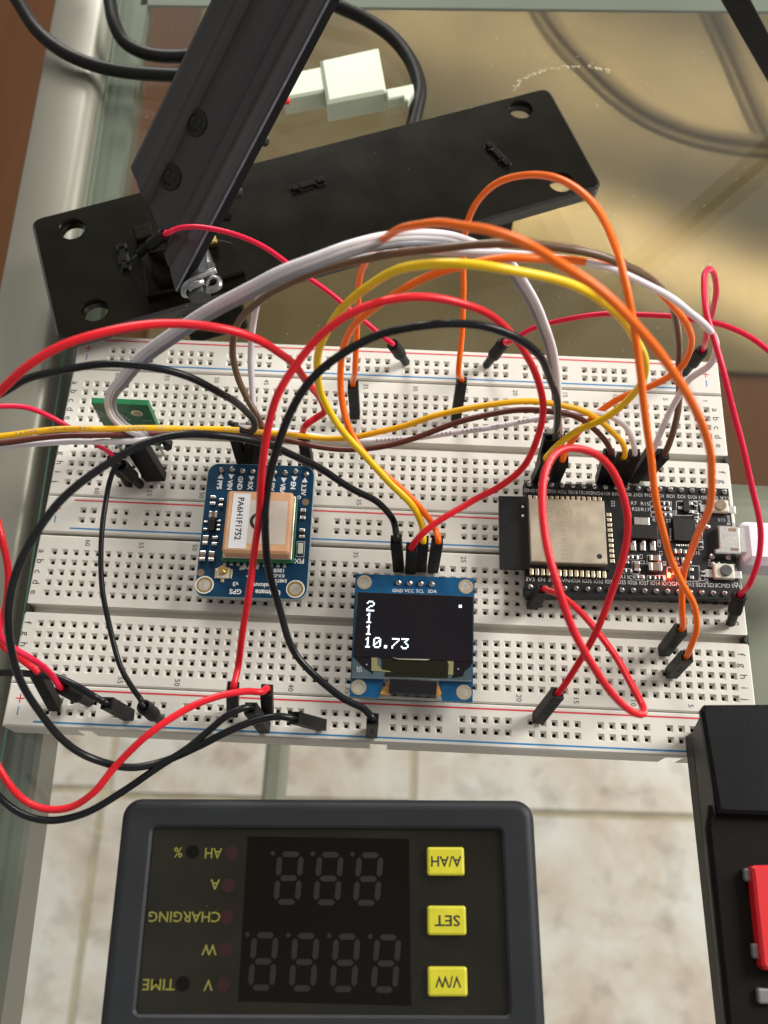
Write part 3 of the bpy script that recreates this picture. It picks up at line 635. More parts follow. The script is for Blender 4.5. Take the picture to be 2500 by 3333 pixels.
# flexible strip folded round the lower edge
fl = [(610, 1625, 1.4), (595, 1700, 1.6), (590, 1770, 0.9), (592, 1800, -0.8)]; fr = [(1095, 1655, 1.4), (1090, 1720, 1.6), (1085, 1790, 0.9), (1085, 1832, -0.8)]
mb = MB()
for i in range(3): mb.quad(O(*fl[i]), O(*fr[i]), O(*fr[i + 1]), O(*fl[i + 1]))
mb.build('flexible_strip', M['oled_glass'], oled)
for q in ([(600, 1640), (605, 1800), (498, 1785), (540, 1730)], [(1090, 1690), (1112, 1700), (1140, 1790), (1085, 1815)]):
    mb = MB(); mb.prism([(p.x, p.y) for p in [O(*k) for k in q]], OZ + 0.1, OZ + 0.5); mb.build('polyimide_edge', M['amber_flex'], oled)
for x, y in ((338, 622), (1393, 668), (278, 1712), (1373, 1765)):
    mb = MB(); c = O(x, y); mb.ring(c, 1.12, 1.68, OZ - 0.2, OZ + 0.07, 30, 0); mb.cyl(c, 1.12, OZ - 1.6, OZ + 0.02, 24, 1); mb.build('mounting_ring', [M['pale_gold'], M['bore']], oled)
mb = MB()
for x, t in ((685, 'GND'), (805, 'VCC'), (918, 'SCL'), (1045, 'SDA')): mb.text(t, O(x, 708 + (x - 685) * 0.02, 0.03), 0.80, oa, bold=0.01)
oled_pcb.merge(mb, 2).build('circuit_board', [M['pcb_blue2'], M['pcb_edge'], M['silk']], oled)
for i in range(4):
    c = O(693 + i * 115, 628 + i * 5); solder(oled, c, 0.8, 0.7); 
mb = MB()
for i in range(4): c = O(693 + i * 115, 628 + i * 5); mb.box((c.x, c.y, 2.3), (2.4, 2.4, 4.4), oa, 0.3)
mb.build('pin_header', M['plug'], oled)
# ---------------------------------------------------------------- microcontroller board (black)
EZ = 4.2; E1 = P2(cE1, EZ); E2 = P2(cE2, EZ)
esp = thing('microcontroller_board', (135, 8, 0), 'black microcontroller board with a metal shielded radio module and white USB plug', 'circuit board')
ec = [W(1710, 1569, EZ), W(2371, 1590, EZ), W(2412, 1951, EZ), W(1710, 1945, EZ)]
ea = math.radians(-0.3)
esp_pcb = MB().prism([(p.x, p.y) for p in ec], EZ - 1.6, EZ, 0, 0, bev=0.1)
mb = MB()
for i in range(19):
    for (xa, ya, xb, yb) in ((cE1(578, 255) + cE2(1185, 340)), (cE1(585, 1365) + cE2(1310, 1440))):
        c = W(xa + (xb - xa) * i / 18, ya + (yb - ya) * i / 18, EZ); mb.box((c.x, c.y, 1.35), (2.35, 2.5, 2.5), ea, 0.35)
mb.build('pin_header', M['plug'], esp)
topn = ['GND', 'IO23', 'IO22', 'TXD0', 'RXD0', 'IO21', 'GND', 'IO19', 'IO18', 'IO5', 'IO17', 'IO16', 'IO4', 'IO0', 'IO2', 'IO15', 'SD1', 'SD0', 'CLK']
botn = ['3V3', 'EN', 'SVP', 'SVN', 'IO34', 'IO35', 'IO32', 'IO33', 'IO25', 'IO26', 'IO27', 'IO14', 'IO12', 'GND', 'IO13', 'SD2', 'SD3', 'CMD', '5V']
silk = MB()
ta0, ta1 = cE1(578, 255), cE2(1185, 340); ba0, ba1 = cE1(585, 1365), cE2(1310, 1440)
for i in range(19):
    t = i / 18
    c = W(ta0[0] + (ta1[0] - ta0[0]) * t, ta0[1] + (ta1[1] - ta0[1]) * t, EZ); solder(esp, c, 0.72, 0.75)
    silk.text(topn[i], (c.x - 0.05, c.y - 1.62, EZ + 0.03), 0.92, math.radians(180) + ea, width=2.05 if len(topn[i]) == 4 else None)
    c = W(ba0[0] + (ba1[0] - ba0[0]) * t, ba0[1] + (ba1[1] - ba0[1]) * t, EZ); 
    if i != 1: solder(esp, c, 0.72, 0.75)
    silk.text(botn[i], (c.x, c.y + 2.0, EZ + 0.03), 1.02, ea, width=2.1 if len(botn[i]) == 4 else None)
for (f, x, y, t, h, a) in ((E1, 1480, 465, 'D2', 0.95, ea - R90), (E1, 505, 776, 'c', 0.8, ea - R90), (E1, 632, 1130, 'D1', 0.7, ea + 2 * R90), (E1, 705, 1136, 'C13', 0.7, ea + 2 * R90), (E2, 210, 455, 'R7', 0.95, ea), (E2, 330, 462, 'R15', 0.95, ea), (E2, 235, 520, 'R20', 0.95, ea), (E2, 335, 524, 'R17', 0.95, ea),
                           (E2, 430, 636, 'R', 0.95, ea), (E2, 580, 645, '23', 0.95, ea), (E2, 648, 562, 'Q2', 0.8, ea + R90), (E2, 925, 450, 'R3', 0.85, ea + R90), (E2, 1228, 455, 'J3', 0.95, ea + R90), (E2, 922, 600, 'R22', 0.85, ea + R90), (E2, 1228, 640, 'Boot', 0.9, ea + R90),
                           (E2, 912, 708, 'C16', 0.75, ea), (E2, 480, 890, 'C20', 0.85, ea + R90), (E2, 880, 994, 'C15', 0.85, ea), (E2, 288, 1035, 'C3', 0.8, ea + R90), (E2, 500, 1000, 'C1', 0.8, ea + R90), (E2, 310, 1095, 'C21', 0.9, ea), (E2, 540, 1105, 'R2', 0.8, ea + R90), (E2, 678, 1055, '18', 0.8, ea), (E2, 680, 1105, '21', 0.8, ea),
                           (E2, 105, 1250, 'R11', 1.0, ea), (E2, 190, 1258, 'C9', 1.0, ea), (E2, 1030, 1100, 'C14', 0.75, ea + R90), (E2, 1195, 1130, 'U1', 0.85, ea + R90), (E2, 1295, 1145, 'EN', 0.95, ea + R90), (E2, 1000, 1298, 'R4', 0.85, ea + R90), (E2, 1312, 1335, 'J2', 1.0, ea + R90), (E2, 1160, 640, 'C15', 0.8, ea + 2 * R90)):
    silk.text(t, f(x, y, 0.03), h, a)
def outline(mb, f, x0, y0, x1, y1, w=0.13):
    a, b, c, d = f(x0, y0), f(x1, y0), f(x1, y1), f(x0, y1)
    for p, q in ((a, b), (b, c), (c, d), (d, a)):
        m_ = (p + q) / 2; v = q - p; mb.box((m_.x, m_.y, EZ + 0.035), (v.length + w, w, 0.02), math.atan2(v.y, v.x))
for q in ((383, 438, 612, 488), (388, 500, 615, 548), (395, 562, 622, 605), (668, 436, 850, 590), (850, 432, 892, 538), (862, 548, 905, 632), (858, 640, 962, 684), (890, 720, 950, 832), (905, 850, 955, 960), (160, 1020, 262, 1068), (352, 1022, 500, 1098), (190, 1085, 268, 1222), (92, 1165, 195, 1212), (228, 1235, 325, 1285), (352, 1240, 552, 1290), (720, 1135, 915, 1300), (930, 1198, 978, 1295), (1045, 1098, 1140, 1145), (748, 965, 835, 1008), (570, 1150, 705, 1225)):
    outline(silk, E2, *q)
esp_pcb.merge(silk, 1).build('circuit_board', [M['pcb_black'], M['silk_dim']], esp)
# radio module: antenna board, can, gold castellations
mq = [E1(242, 388), E1(1500, 410), E1(1492, 1180), E1(250, 1168)]
MZ = EZ + 0.9
E1m = P2(cE1, MZ)
am = [E1m(243, 378), E1m(570, 385), E1m(592, 1155), E1m(255, 1165)]
mb = MB(); mb.prism([(p.x, p.y) for p in (E1m(243, 378), E1m(1372, 400), E1m(1455, 560), E1m(1478, 1100), E1m(1440, 1180), E1m(255, 1165))], EZ + 0.1, MZ, 0, bev=0.05)
rm = mb.build('radio_module', M['pcb_black'], esp)
Es = P2(cE1, MZ + 2.2)
sq = [Es(570, 400), Es(1385, 430), Es(1420, 1115), Es(592, 1085)]
mb = MB(); mb.prism([(p.x, p.y) for p in sq], MZ, MZ + 2.2, 0, bev=0.22); mb.build('metal_can', M['shield'], rm)
mb = MB(); mb.cyl(Es(1332, 1032), 0.62, MZ + 2.15, MZ + 2.23, 20); mb.build('can_hole', M['plug_in'], rm)
mb = MB(); Ee = P2(cE1, MZ + 2.23)
c = Ee(955, 578); mb.ring(c, 1.75, 1.95, MZ + 2.2, MZ + 2.235)
mb.ring(Ee(925, 548), 0.35, 0.62, MZ + 2.2, MZ + 2.236, 18); mb.ring(Ee(935, 560), 0.95, 1.2, MZ + 2.2, MZ + 2.237, 24); mb.cyl(Ee(890, 620), 0.28, MZ + 2.2, MZ + 2.237, 12)
mb.text('211-161413', Ee(945, 860), 1.5, ea + R90); mb.text('WROOM-32', Ee(800, 700), 1.25, ea + R90, width=9.5); mb.text('FCC ID:2AC7Z', Ee(1105, 690), 1.0, ea + R90, width=6.5); mb.text('ESP', Ee(1195, 620), 1.0, ea + R90)
mb.build('etched_lettering', M['etch'], rm)
for i in range(14):
    for (xa, ya, xb, yb, h) in ((580, 395, 1335, 412, 0.95), (597, 1195, 1382, 1228, 1.6)):
        mb = MB(); c = E1m(xa + (xb - xa) * i / 13, ya + (yb - ya) * i / 13); comp(mb, Vector((c.x, c.y, EZ + 0.05)), 0.8, h, 0.95, ea, 0, 0.06); mb.build('gold_pad', M['pale_gold'], rm)
for i in range(10):
    mb = MB(); c = E1m(1432 + i * 4.2, 582 + i * 55.5); comp(mb, Vector((c.x, c.y, EZ + 0.05)), 1.0, 0.85, 0.95, ea, 0, 0.06); mb.build('gold_pad', M['pale_gold'], rm)
mb = MB(); mb.cyl(E1m(503, 495), 0.3, MZ, MZ + 0.04, 12); mb.cyl(E1m(503, 592), 0.3, MZ, MZ + 0.04, 12); mb.build('test_point', M['silk'], rm)
# chips and small parts
mb = MB(); c = E2(748, 758); comp(mb, c, 5.3, 5.6, 0.9, ea, 0, 0.12); mb.build('interface_chip', M['chip'], esp)
mb = MB()
for i in range(7):
    comp(mb, E2(668 + i * 24.5, 912 + i * 0.4), 0.28, 0.45, 0.2, ea); comp(mb, E2(603, 738 + i * 20), 0.45, 0.25, 0.2, ea)
mb.build('chip_lead', M['metal'], esp)
mb = MB(); comp(mb, E2(305, 790), 6.3, 3.5, 1.6, ea, 0, 0.15); mb.build('regulator_chip', M['chip'], esp)
mb = MB(); comp(mb, E2(285, 665), 3.6, 1.9, 0.9, ea, 0, 0.1); mb.build('regulator_tab', M['metal'], esp)
for x in (195, 300, 408):
    mb = MB(); comp(mb, E2(x, 932), 1.25, 2.0, 0.5, ea, 0, 0.1); comp(mb, E2(x + 4, 893), 0.8, 0.8, 0.9, ea, 0, 0.1); mb.build('regulator_lead', M['metal'], esp)
for (x, y, w, h, t, k) in ((425, 1058, 2.4, 1.3, 0.8, 'c'), (235, 1150, 1.2, 2.2, 0.8, 'c'), (425, 1162, 3.0, 1.9, 1.3, 'c'), (675, 985, 1.7, 1.0, 0.7, 'c'), (785, 990, 1.5, 0.8, 0.5, 'r'), (920, 765, 0.8, 1.5, 0.5, 'r'), (770, 1085, 2.2, 1.4, 0.5, 'c'),
                           (555, 465, 1.6, 0.7, 0.4, 'r'), (565, 522, 1.6, 0.7, 0.4, 'r'), (570, 585, 1.6, 0.7, 0.4, 'r'), (880, 595, 0.8, 1.3, 0.4, 'r'), (912, 660, 1.6, 0.7, 0.4, 'r'), (215, 1045, 1.6, 0.7, 0.4, 'r'), (145, 1190, 1.6, 0.7, 0.4, 'r'), (275, 1258, 1.6, 0.7, 0.4, 'c'), (405, 1265, 1.6, 0.7, 0.4, 'r'), (500, 1268, 1.4, 0.7, 0.4, 'r'), (1090, 1118, 1.7, 0.8, 0.5, 'r'), (948, 1225, 0.8, 1.4, 0.4, 'r'), (930, 910, 0.8, 1.7, 0.4, 'r'), (870, 470, 0.7, 1.4, 0.4, 'r'), (125, 1075, 1.0, 1.8, 0.5, 'c')):
    mb = MB(); c = E2(x, y); comp(mb, c, w, h, t, ea, 0, 0.08); Ln = max(w, h)
    ax = Vector((0, 1, 0)) if h > w else Vector((1, 0, 0))
    for s_ in (-1, 1): comp(mb, c + ax * s_ * Ln * 0.37, (w + 0.05) if h > w else Ln * 0.27, Ln * 0.27 if h > w else h + 0.05, t + 0.04, ea, 1, 0.06)
    mb.build('capacitor' if k == 'c' else 'resistor', [M['cap'] if k == 'c' else M['chip'], M['metal']], esp)
for (x, y) in ((765, 505), (770, 1215)):
    mb = MB(); comp(mb, E2(x, y), 1.4, 2.8, 1.0, ea, 0, 0.1)
    for dx, dy in ((-58, 8), (50, -38), (55, 48)): comp(mb, E2(x + dx, y + dy), 1.1, 0.75, 0.4, ea, 1, 0.06)
    mb.build('transistor', [M['chip'], M['metal']], esp)
mb = MB(); comp(mb, E2(650, 1190), 0.9, 1.5, 0.5, ea, 0, 0.1); comp(mb, E2(585, 1238), 0.5, 0.9, 0.5, ea, 1, 0.1); mb.build('power_lamp', [M['led_red'], M['led_core']], esp)
ld = bpy.data.lights.new('power_lamp_glow', 'POINT'); ld.energy = 900.0; ld.color = (1.0, 0.04, 0.02); ld.shadow_soft_size = 0.6
lo_ = bpy.data.objects.new('power_lamp_glow', ld); COL.objects.link(lo_); lo_.location = E2(640, 1205, 1.6)
# push switches
for (x, y, w, h, nm) in ((1170, 1210, 4.6, 3.6, 'EN'), (1110, 508, 4.6, 3.0, 'Boot')):
    mb = MB(); c = E2(x, y); comp(mb, c, w, h, 1.4, ea, 0, 0.25); sw = mb.build('push_switch', M['button_w'], esp)
    mb = MB(); mb.cyl((c.x + 0.2, c.y), 1.3, EZ + 1.4, EZ + 2.0, 24); mb.build('switch_cap', M['pin_grey'] if nm == 'EN' else M['cap'], sw)
    for s_ in (-1, 1):
        mb = MB(); comp(mb, Vector((c.x + s_ * 3.3, c.y - 0.4, EZ)), 1.7, 1.9, 0.35, ea, 0, 0.08); mb.build('switch_tab', M['metal'], sw)
# micro USB socket with the plug's metal shell, then the white cable
mb = MB(); UZ = EZ + 2.6; Eu = P2(cE2, UZ)
us = [Eu(1120, 695), Eu(1330, 700), Eu(1350, 1005), Eu(1145, 1000)]
mb.prism([(p.x, p.y) for p in (Eu(1122, 692), Eu(1352, 705), Eu(1372, 1005), Eu(1090, 995), Eu(1088, 950), Eu(1135, 945))], EZ, UZ, 0, bev=0.25)
us = mb.build('usb_socket', M['metal'], esp)
for x, y in ((1270, 745), (1295, 957)):
    mb = MB(); c = Eu(x, y); mb.box((c.x, c.y, UZ + 0.005), (1.7, 0.75, 0.05), ea, 0.0); mb.cyl((c.x + 0.6, c.y), 0.42, UZ, UZ + 0.035, 14); mb.build('shell_slot', M['cap'], us)
for x, y in ((1005, 715), (1055, 1035), (1230, 1045)):
    mb = MB(); mb.dome(E2(x, y), 0.75, 0.5); mb.build('solder_joint', M['solder'], esp)
usb = thing('usb_cable', (165, 8, 2), 'white USB cable plug pushed into the black microcontroller board', 'cable')
mb = MB(); a = Eu(1350, 850); mb.box((a.x + 1.6, a.y, EZ + 1.4), (3.4, 6.6, 2.0), ea, 0.4); mb.build('metal_shell', M['metal'], usb)
ua = Eu(1372, 625); ub = Eu(1430, 1140); 
L0 = (ua + ub) / 2
mb = MB(); pol = rrect(0, -5.35, 30, 5.35, 1.6); mb.prism(xf(pol, (L0.x - 0.3, L0.y + 0.2), ea), -0.6, 7.4, 0, bev=1.6); mb.build('plug_body', M['usb_white'], usb)
mb = MB(); mb.tube(spline([(L0.x + 29, L0.y, 3.3), (L0.x + 60, L0.y + 3, 0), (L0.x + 120, L0.y + 20, -6)], 8), 1.9, 12); mb.build('cord', M['usb_white'], usb)
# ---------------------------------------------------------------- little green sensor board standing upright
g0 = W(288, 1313 + 0, 17); 
base = W(*cGR(415, 640), 2.0); base2 = W(*cGR(985, 640), 2.0)
def at_y(px, Y):      # point of the viewing ray on the upright plane y = Y
    d = ray(*px); return CAM + d * ((Y - CAM.y) / d.y)
Yg = base.y
tl, tr = at_y(cGR(128, 212), Yg), at_y(cGR(742, 228), Yg)
gr = thing('sensor_board', (base.x + 8, Yg, 0), 'small green sensor board standing upright in the rear breadboard', 'circuit board')
xl, xr = (tl.x + base.x) / 2, (tr.x + base2.x) / 2; zt = (tl.z + tr.z) / 2
mb = MB(); mb.box(((xl + xr) / 2, Yg + 0.8, (zt + 1.5) / 2), (xr - xl, 1.5, zt - 1.5), 0, 0.12); mb.build('circuit_board', M['pcb_green'], gr)
def GY(x, y): return at_y(cGR(x, y), Yg - 0.0)
mb = MB(); c = GY(648, 318); mb.lathe((c.x, Yg + 0.9, c.z), (c.x, Yg - 0.1, c.z), [(0, 1.35), (0.96, 1.35), (1.0, 0.75), (1.01, 0.7)], 24, cap=True); mb.build('plated_hole', M['pale_gold'], gr)
up = Matrix(((1, 0, 0), (0, 0, -1), (0, 1, 0)))
mb = MB()
for (x, y, t, h) in ((440, 300, '1', 1.6), (485, 340, '@', 1.9), (525, 345, ')', 2.2), (565, 385, 'Y', 1.5), (500, 380, 'A', 1.2), (765, 395, 'ZXY', 0.9)):
    c = GY(x, y); mb.text(t, (c.x, Yg - 0.04, c.z), h, mx=up)
for k in range(4): c = GY(225 + k * 22, 320); mb.text('MODULE'[k:], (c.x, Yg - 0.04, c.z), 0.75, mx=up @ Matrix.Rotation(-R90, 3, 'Z'))
mb.build('silkscreen', M['silk_dim'], gr)
for x, y in ((455, 640), (905, 665)):
    mb = MB(); q = W(*cGR(x, y), 4.0); mb.dome((q.x, q.y, 3.4), 0.9, 1.0); mb.box((q.x, q.y - 0.5, 2.2), (0.6, 0.6, 4.2), 0.3, 0.1); mb.build('solder_joint', M['solder'], gr)
mb = MB(); q = W(*cGR(975, 660), 3); mb.lathe((q.x, q.y + 1.0, 3), (q.x, q.y - 0.8, 3.2), [(0, 1.3), (1.8, 1.3)], 16); mb.build('black_capacitor', M['plug'], gr)
# ================================================================== WIRES
def seg_end(base, top_px, L):
    """top of a plug of length L whose base is known and whose top is seen at top_px"""
    d = ray(*top_px).normalized(); v = CAM - base; b = v.dot(d); c = v.dot(v) - L * L; disc = b * b - c
    t = -b - math.sqrt(disc) if disc > 0 else -b
    p = CAM + d * t
    if (p - base).length < 1e-3: p = base + Vector((0, 0, L))
    return p, base + (p - base).normalized() * L
PLUGDIR = []
def dupont(parent, base_px, top_px, bz=0.4, L=14.0, wide=1, roll=None):
    base = W(*base_px, bz); p, top = seg_end(base, top_px, L); top = p if (p - base).length > 6 else top
    a = (top - base).normalized(); Ln = (top - base).length
    u = Vector((1, 0, 0)) if roll is None else Vector((math.cos(roll), math.sin(roll), 0)); u = (u - a * u.dot(a)).normalized(); w = a.cross(u)
    R = Matrix((u, w, a)).transposed(); c = (base + top) / 2; hw = 1.25
    mb = MB(); wd = 2.5 * wide
    mb.box(c - a * 0.6, (wd, 2.5, Ln - 1.2), 0, 0.14, 0, R)
    for dx, dy, sx, sy in ((-wd / 2 + 0.22, 0, 0.44, 2.5), (wd / 2 - 0.22, 0, 0.44, 2.5), (0, -1.03, wd - 0.88, 0.44), (0, 1.03, wd - 0.88, 0.44)):
        mb.box(top + u * dx + w * dy - a * 0.6, (sx, sy, 1.25), 0, 0.06, 0, R)
    for k in range(wide):
        off = u * ((k - (wide - 1) / 2) * 2.5)
        mb.box(top - a * 1.1 + off, (1.6, 1.6, 0.1), 0, 0, 1, R)
        for sgn in (-1, 1): mb.box(c + w * 1.262 * sgn + off + a * 1.4, (0.75, 0.03, 2.6), 0, 0, 1, R); mb.box(c + w * 1.25 * sgn + off - a * 1.1, (0.9, 0.16, 0.5), 0, 0.05, 0, R)
    pl = mb.build('plug', [M['plug'], M['plug_in']], parent)
    if bz < 3:
        mb = MB(); mb.box((base - a * 0.9), (0.6 + 2.5 * (wide - 1), 0.6, 2.4), 0, 0, 0, R); mb.build('pin', M['metal'], pl)
    return top, a
def roundplug(parent, base_px, top_px, bz=0.4, L=13.0, pin=None):
    base = W(*base_px, bz); p, top = seg_end(base, top_px, L); top = p if (p - base).length > 6 else top
    a = (top - base).normalized(); Ln = (top - base).length
    mb = MB(); k = Ln / 13.0
    mb.lathe(base, top, [(0, 0.85), (0.4, 1.05), (5.2 * k, 1.1), (5.8 * k, 1.55), (6.8 * k, 1.62), (7.2 * k, 1.5), (Ln - 0.4, 1.55), (Ln, 1.4), (Ln - 0.02, 0.95), (Ln - 1.4, 0.9)], 22)
    pl = mb.build('plug', M['plug'], parent)
    mb = MB(); q = pin if pin is not None else base - a * 2.5
    mb.tube([base + a * 0.5, q], 0.30, 8); mb.build('pin', M['metal'] if pin is None else M['pin_grey'], pl)
    return top, a
def path3(pts, start=None, end=None, sub=9):
    """pts: (x, y[, depth]) in overview pixels; missing depths are interpolated; start / end = (point, direction) of a plug"""
    n = len(pts); d = [p[2] if len(p) > 2 else None for p in pts]
    xy = [(p[0] * OV, p[1] * OV) for p in pts]
    cum = [0.0]
    for i in range(1, n): cum.append(cum[-1] + math.hypot(xy[i][0] - xy[i - 1][0], xy[i][1] - xy[i - 1][1]))
    kn = [(cum[i], d[i]) for i in range(n) if d[i] is not None]
    if start: kn = [(-14 - math.hypot(xy[0][0] - proj(start[0])[0], xy[0][1] - proj(start[0])[1]), depth_of(start[0]))] + kn
    if end: kn = kn + [(cum[-1] + 14 + math.hypot(xy[-1][0] - proj(end[0])[0], xy[-1][1] - proj(end[0])[1]), depth_of(end[0]))]
    def dep(s):
        # monotone cubic (Fritsch-Carlson)
        if s <= kn[0][0]: return kn[0][1]
        if s >= kn[-1][0]: return kn[-1][1]
        m = len(kn); dl = [(kn[i + 1][1] - kn[i][1]) / (kn[i + 1][0] - kn[i][0]) for i in range(m - 1)]
        tg = [dl[0]] + [0 if dl[i - 1] * dl[i] <= 0 else 2 * dl[i - 1] * dl[i] / (dl[i - 1] + dl[i]) for i in range(1, m - 1)] + [dl[-1]]
        for i in range(m - 1):
            if kn[i][0] <= s <= kn[i + 1][0]:
                h = kn[i + 1][0] - kn[i][0]; t = (s - kn[i][0]) / h
                return (kn[i][1] * (1 + 2 * t) * (1 - t) ** 2 + tg[i] * h * t * (1 - t) ** 2 + kn[i + 1][1] * t * t * (3 - 2 * t) + tg[i + 1] * h * t * t * (t - 1))
    Pw = [WD(xy[i][0], xy[i][1], dep(cum[i])) for i in range(n)]
    if start: Pw = [start[0] - start[1] * 2.0, start[0] + start[1] * 0.6] + Pw
    if end: Pw = Pw + [end[0] + end[1] * 0.6, end[0] - end[1] * 2.0]
    out = spline(Pw, sub); nn = len(out); rr = random.Random(int(xy[0][0] * 7 + xy[-1][1])); ph = [rr.uniform(0, 6.28) for _ in range(6)]; acc = 0.0
    for i in range(1, nn):
        acc += (out[i] - out[i - 1]).length if i < nn else 0
        k = min(1.0, i / 14.0, (nn - 1 - i) / 14.0) * 0.32
        out[i] = out[i] + Vector((math.sin(acc / 7.0 + ph[0]) + 0.5 * math.sin(acc / 3.1 + ph[1]), math.sin(acc / 6.1 + ph[2]) + 0.5 * math.sin(acc / 2.7 + ph[3]), math.sin(acc / 8.3 + ph[4]))) * k * 0.55
    return out
def proj(p):
    q = RW @ (Vector(p) - CAM); return (1250 + FPX * q.x / q.z, 1666.5 + FPX * q.y / q.z)
def mono(pw): return pw
GRP = 'jumper wires plugged into the breadboards'
def wire(label, m, r, pts, s=None, e=None, name='jumper_wire', group=GRP, cat='wire', extra=None, sub=9):
    """s / e: ('d' dupont | 'r' round, base px, top px, options)"""
    first = s or e
    loc = W(*first[1], 0) if first else WD(pts[0][0] * OV, pts[0][1] * OV, 200)
    th = thing(name, loc, label, cat, group)
    ends = []
    for k in (s, e):
        if not k: ends.append(None); continue
        kw = k[3] if len(k) > 3 else {}
        ends.append((dupont if k[0] == 'd' else roundplug)(th, k[1], k[2], **kw))
    P = path3(pts, ends[0], ends[1], sub)
    mb = MB(); mb.tube(P, r, 12); mb.build('insulation', M[m], th)
    return th, P
# --- thick jumper wires -----------------------------------------------------------------
wire('thick red wire arching from the left edge over the grey ribbon to the receiver board', 'w_red', 0.78,
     [(-60, 905, 168), (0, 845, 165), (60, 790, 163), (150, 742, 162), (250, 712, 163), (380, 699, 166), (480, 708, 169), (560, 735, 174), (620, 775, 182), (668, 830, 195), (695, 868, 206), (700, 888, 210), (683, 901, 212), (664, 915, 212)],
     None, ('d', (1006, 1522), (987, 1420), {'bz': 1.0}))
wire('thick red wire from the front rail over the receiver board to the display', 'w_red', 0.72,
     [(512, 1440, 199), (522, 1380, 195), (537, 1290, 190), (553, 1180, 186), (559, 1090, 178), (566, 1010, 172), (578, 930, 168), (600, 860, 165), (640, 790, 163), (700, 718, 161), (780, 665, 160), (870, 642, 160), (950, 643, 162), (1030, 665, 166), (1092, 710, 172), (1140, 775, 180), (1163, 830, 186), (1172, 880, 190), (1164, 940, 195), (1132, 1008, 202), (1080, 1054, 206), (1020, 1082, 208), (960, 1115, 207), (912, 1152, 207)],
     ('d', (758, 2318), (758, 2236)), ('d', cOL(815, 490), cOL(830, 262)))
wire('thick black wire looping high from the front rail to the microcontroller corner', 'w_black', 0.76,
     [(788, 1530, 195), (740, 1505, 195), (680, 1457, 196), (632, 1400, 196), (602, 1320, 194), (582, 1240, 189), (574, 1160, 183), (577, 1080, 178), (592, 985, 174), (627, 890, 171), (680, 812, 168), (755, 752, 165), (850, 715, 163), (950, 700, 162), (1040, 705, 163), (1112, 727, 166), (1165, 770, 171), (1195, 830, 180), (1205, 885, 193), (1199, 925, 204)],
     ('d', (1210, 2385), (1213, 2340)), ('d', cC(1320, 1160), cC(1390, 880), {'bz': 1.0}))
wire('black wire from the left edge curling into the rear of the receiver board', 'w_black', 0.76,
     [(-60, 880, 186), (0, 850, 182), (60, 816, 179), (150, 795, 176), (260, 788, 176), (340, 797, 178), (420, 820, 182), (480, 850, 188), (530, 886, 198), (551, 910, 205), (549, 928, 208), (535, 934, 210), (515, 927, 212), (500, 917, 212)],
     None, ('d', cB(450, 1075), cB(372, 800), {'bz': 1.0}))
wire('long black wire looping from the display out left and back to the front rail', 'w_black', 0.76,
     [(852, 1130, 212), (842, 1112, 210), (818, 1088, 208), (770, 1062, 203), (700, 1015, 196), (640, 985, 190), (560, 957, 182), (480, 943, 177), (400, 940, 174), (330, 952, 172), (260, 982, 170), (180, 1035, 168), (110, 1103, 167), (60, 1182, 167), (30, 1268, 168), (20, 1350, 170), (32, 1435, 174), (68, 1520, 179), (130, 1592, 184), (200, 1637, 188), (280, 1656, 190), (350, 1648, 192), (420, 1617, 192), (490, 1580, 192), (555, 1555, 193), (605, 1546, 194)],
     ('d', cOL(695, 472), cOL(668, 185)), ('d', (1047, 2360), (957, 2336)))
wire('black wire dipping below the front breadboard edge beside the lower red wire', 'w_black', 0.74,
     [(-70, 1620, 196), (-30, 1680, 194), (0, 1722, 192), (50, 1757, 190), (110, 1770, 189), (180, 1757, 189), (260, 1712, 190), (335, 1665, 191), (400, 1620, 192), (450, 1578, 193), (490, 1545, 193), (520, 1530, 194)],
     None, ('d', (862, 2370), (815, 2305)))
wire('red wire sweeping below the front breadboard edge up to the front rail', 'w_red', 0.72,
     [(-40, 1590, 193), (-12, 1640, 192), (30, 1703, 191), (65, 1733, 190), (105, 1747, 189), (150, 1744, 188), (200, 1714, 187), (250, 1655, 187), (320, 1588, 187), (400, 1533, 189), (470, 1505, 191), (530, 1494, 193), (562, 1495, 194)],
     None, ('d', (872, 2328), (868, 2245)))
wire('short black wire from the left edge to a rectangular plug near the front rail corner', 'w_black', 0.74,
     [(-60, 1452, 200), (0, 1454, 200), (60, 1457, 199), (120, 1464, 198), (165, 1483, 197), (205, 1506, 197)],
     None, ('d', (420, 2328), (348, 2288), {'L': 13}))
wire('red wire down the left edge ending in a rectangular plug in the front rail corner', 'w_red', 0.70,
     [(-50, 1060, 185), (-12, 1110, 183), (8, 1170, 182), (18, 1230, 184), (12, 1300, 187), (-2, 1365, 190), (4, 1392, 192), (40, 1420, 197), (68, 1441, 199)],
     None, ('d', (181, 2300), (122, 2190), {'bz': 0.5}))
wire('red wire at the left edge ending in a round plug in the front rail corner', 'w_red_thin', 0.66,
     [(-70, 1150, 184), (-25, 1230, 183), (-8, 1310, 184), (2, 1375, 186), (30, 1400, 188), (70, 1425, 191), (110, 1457, 196)],
     None, ('r', (293, 2288), (200, 2236)))
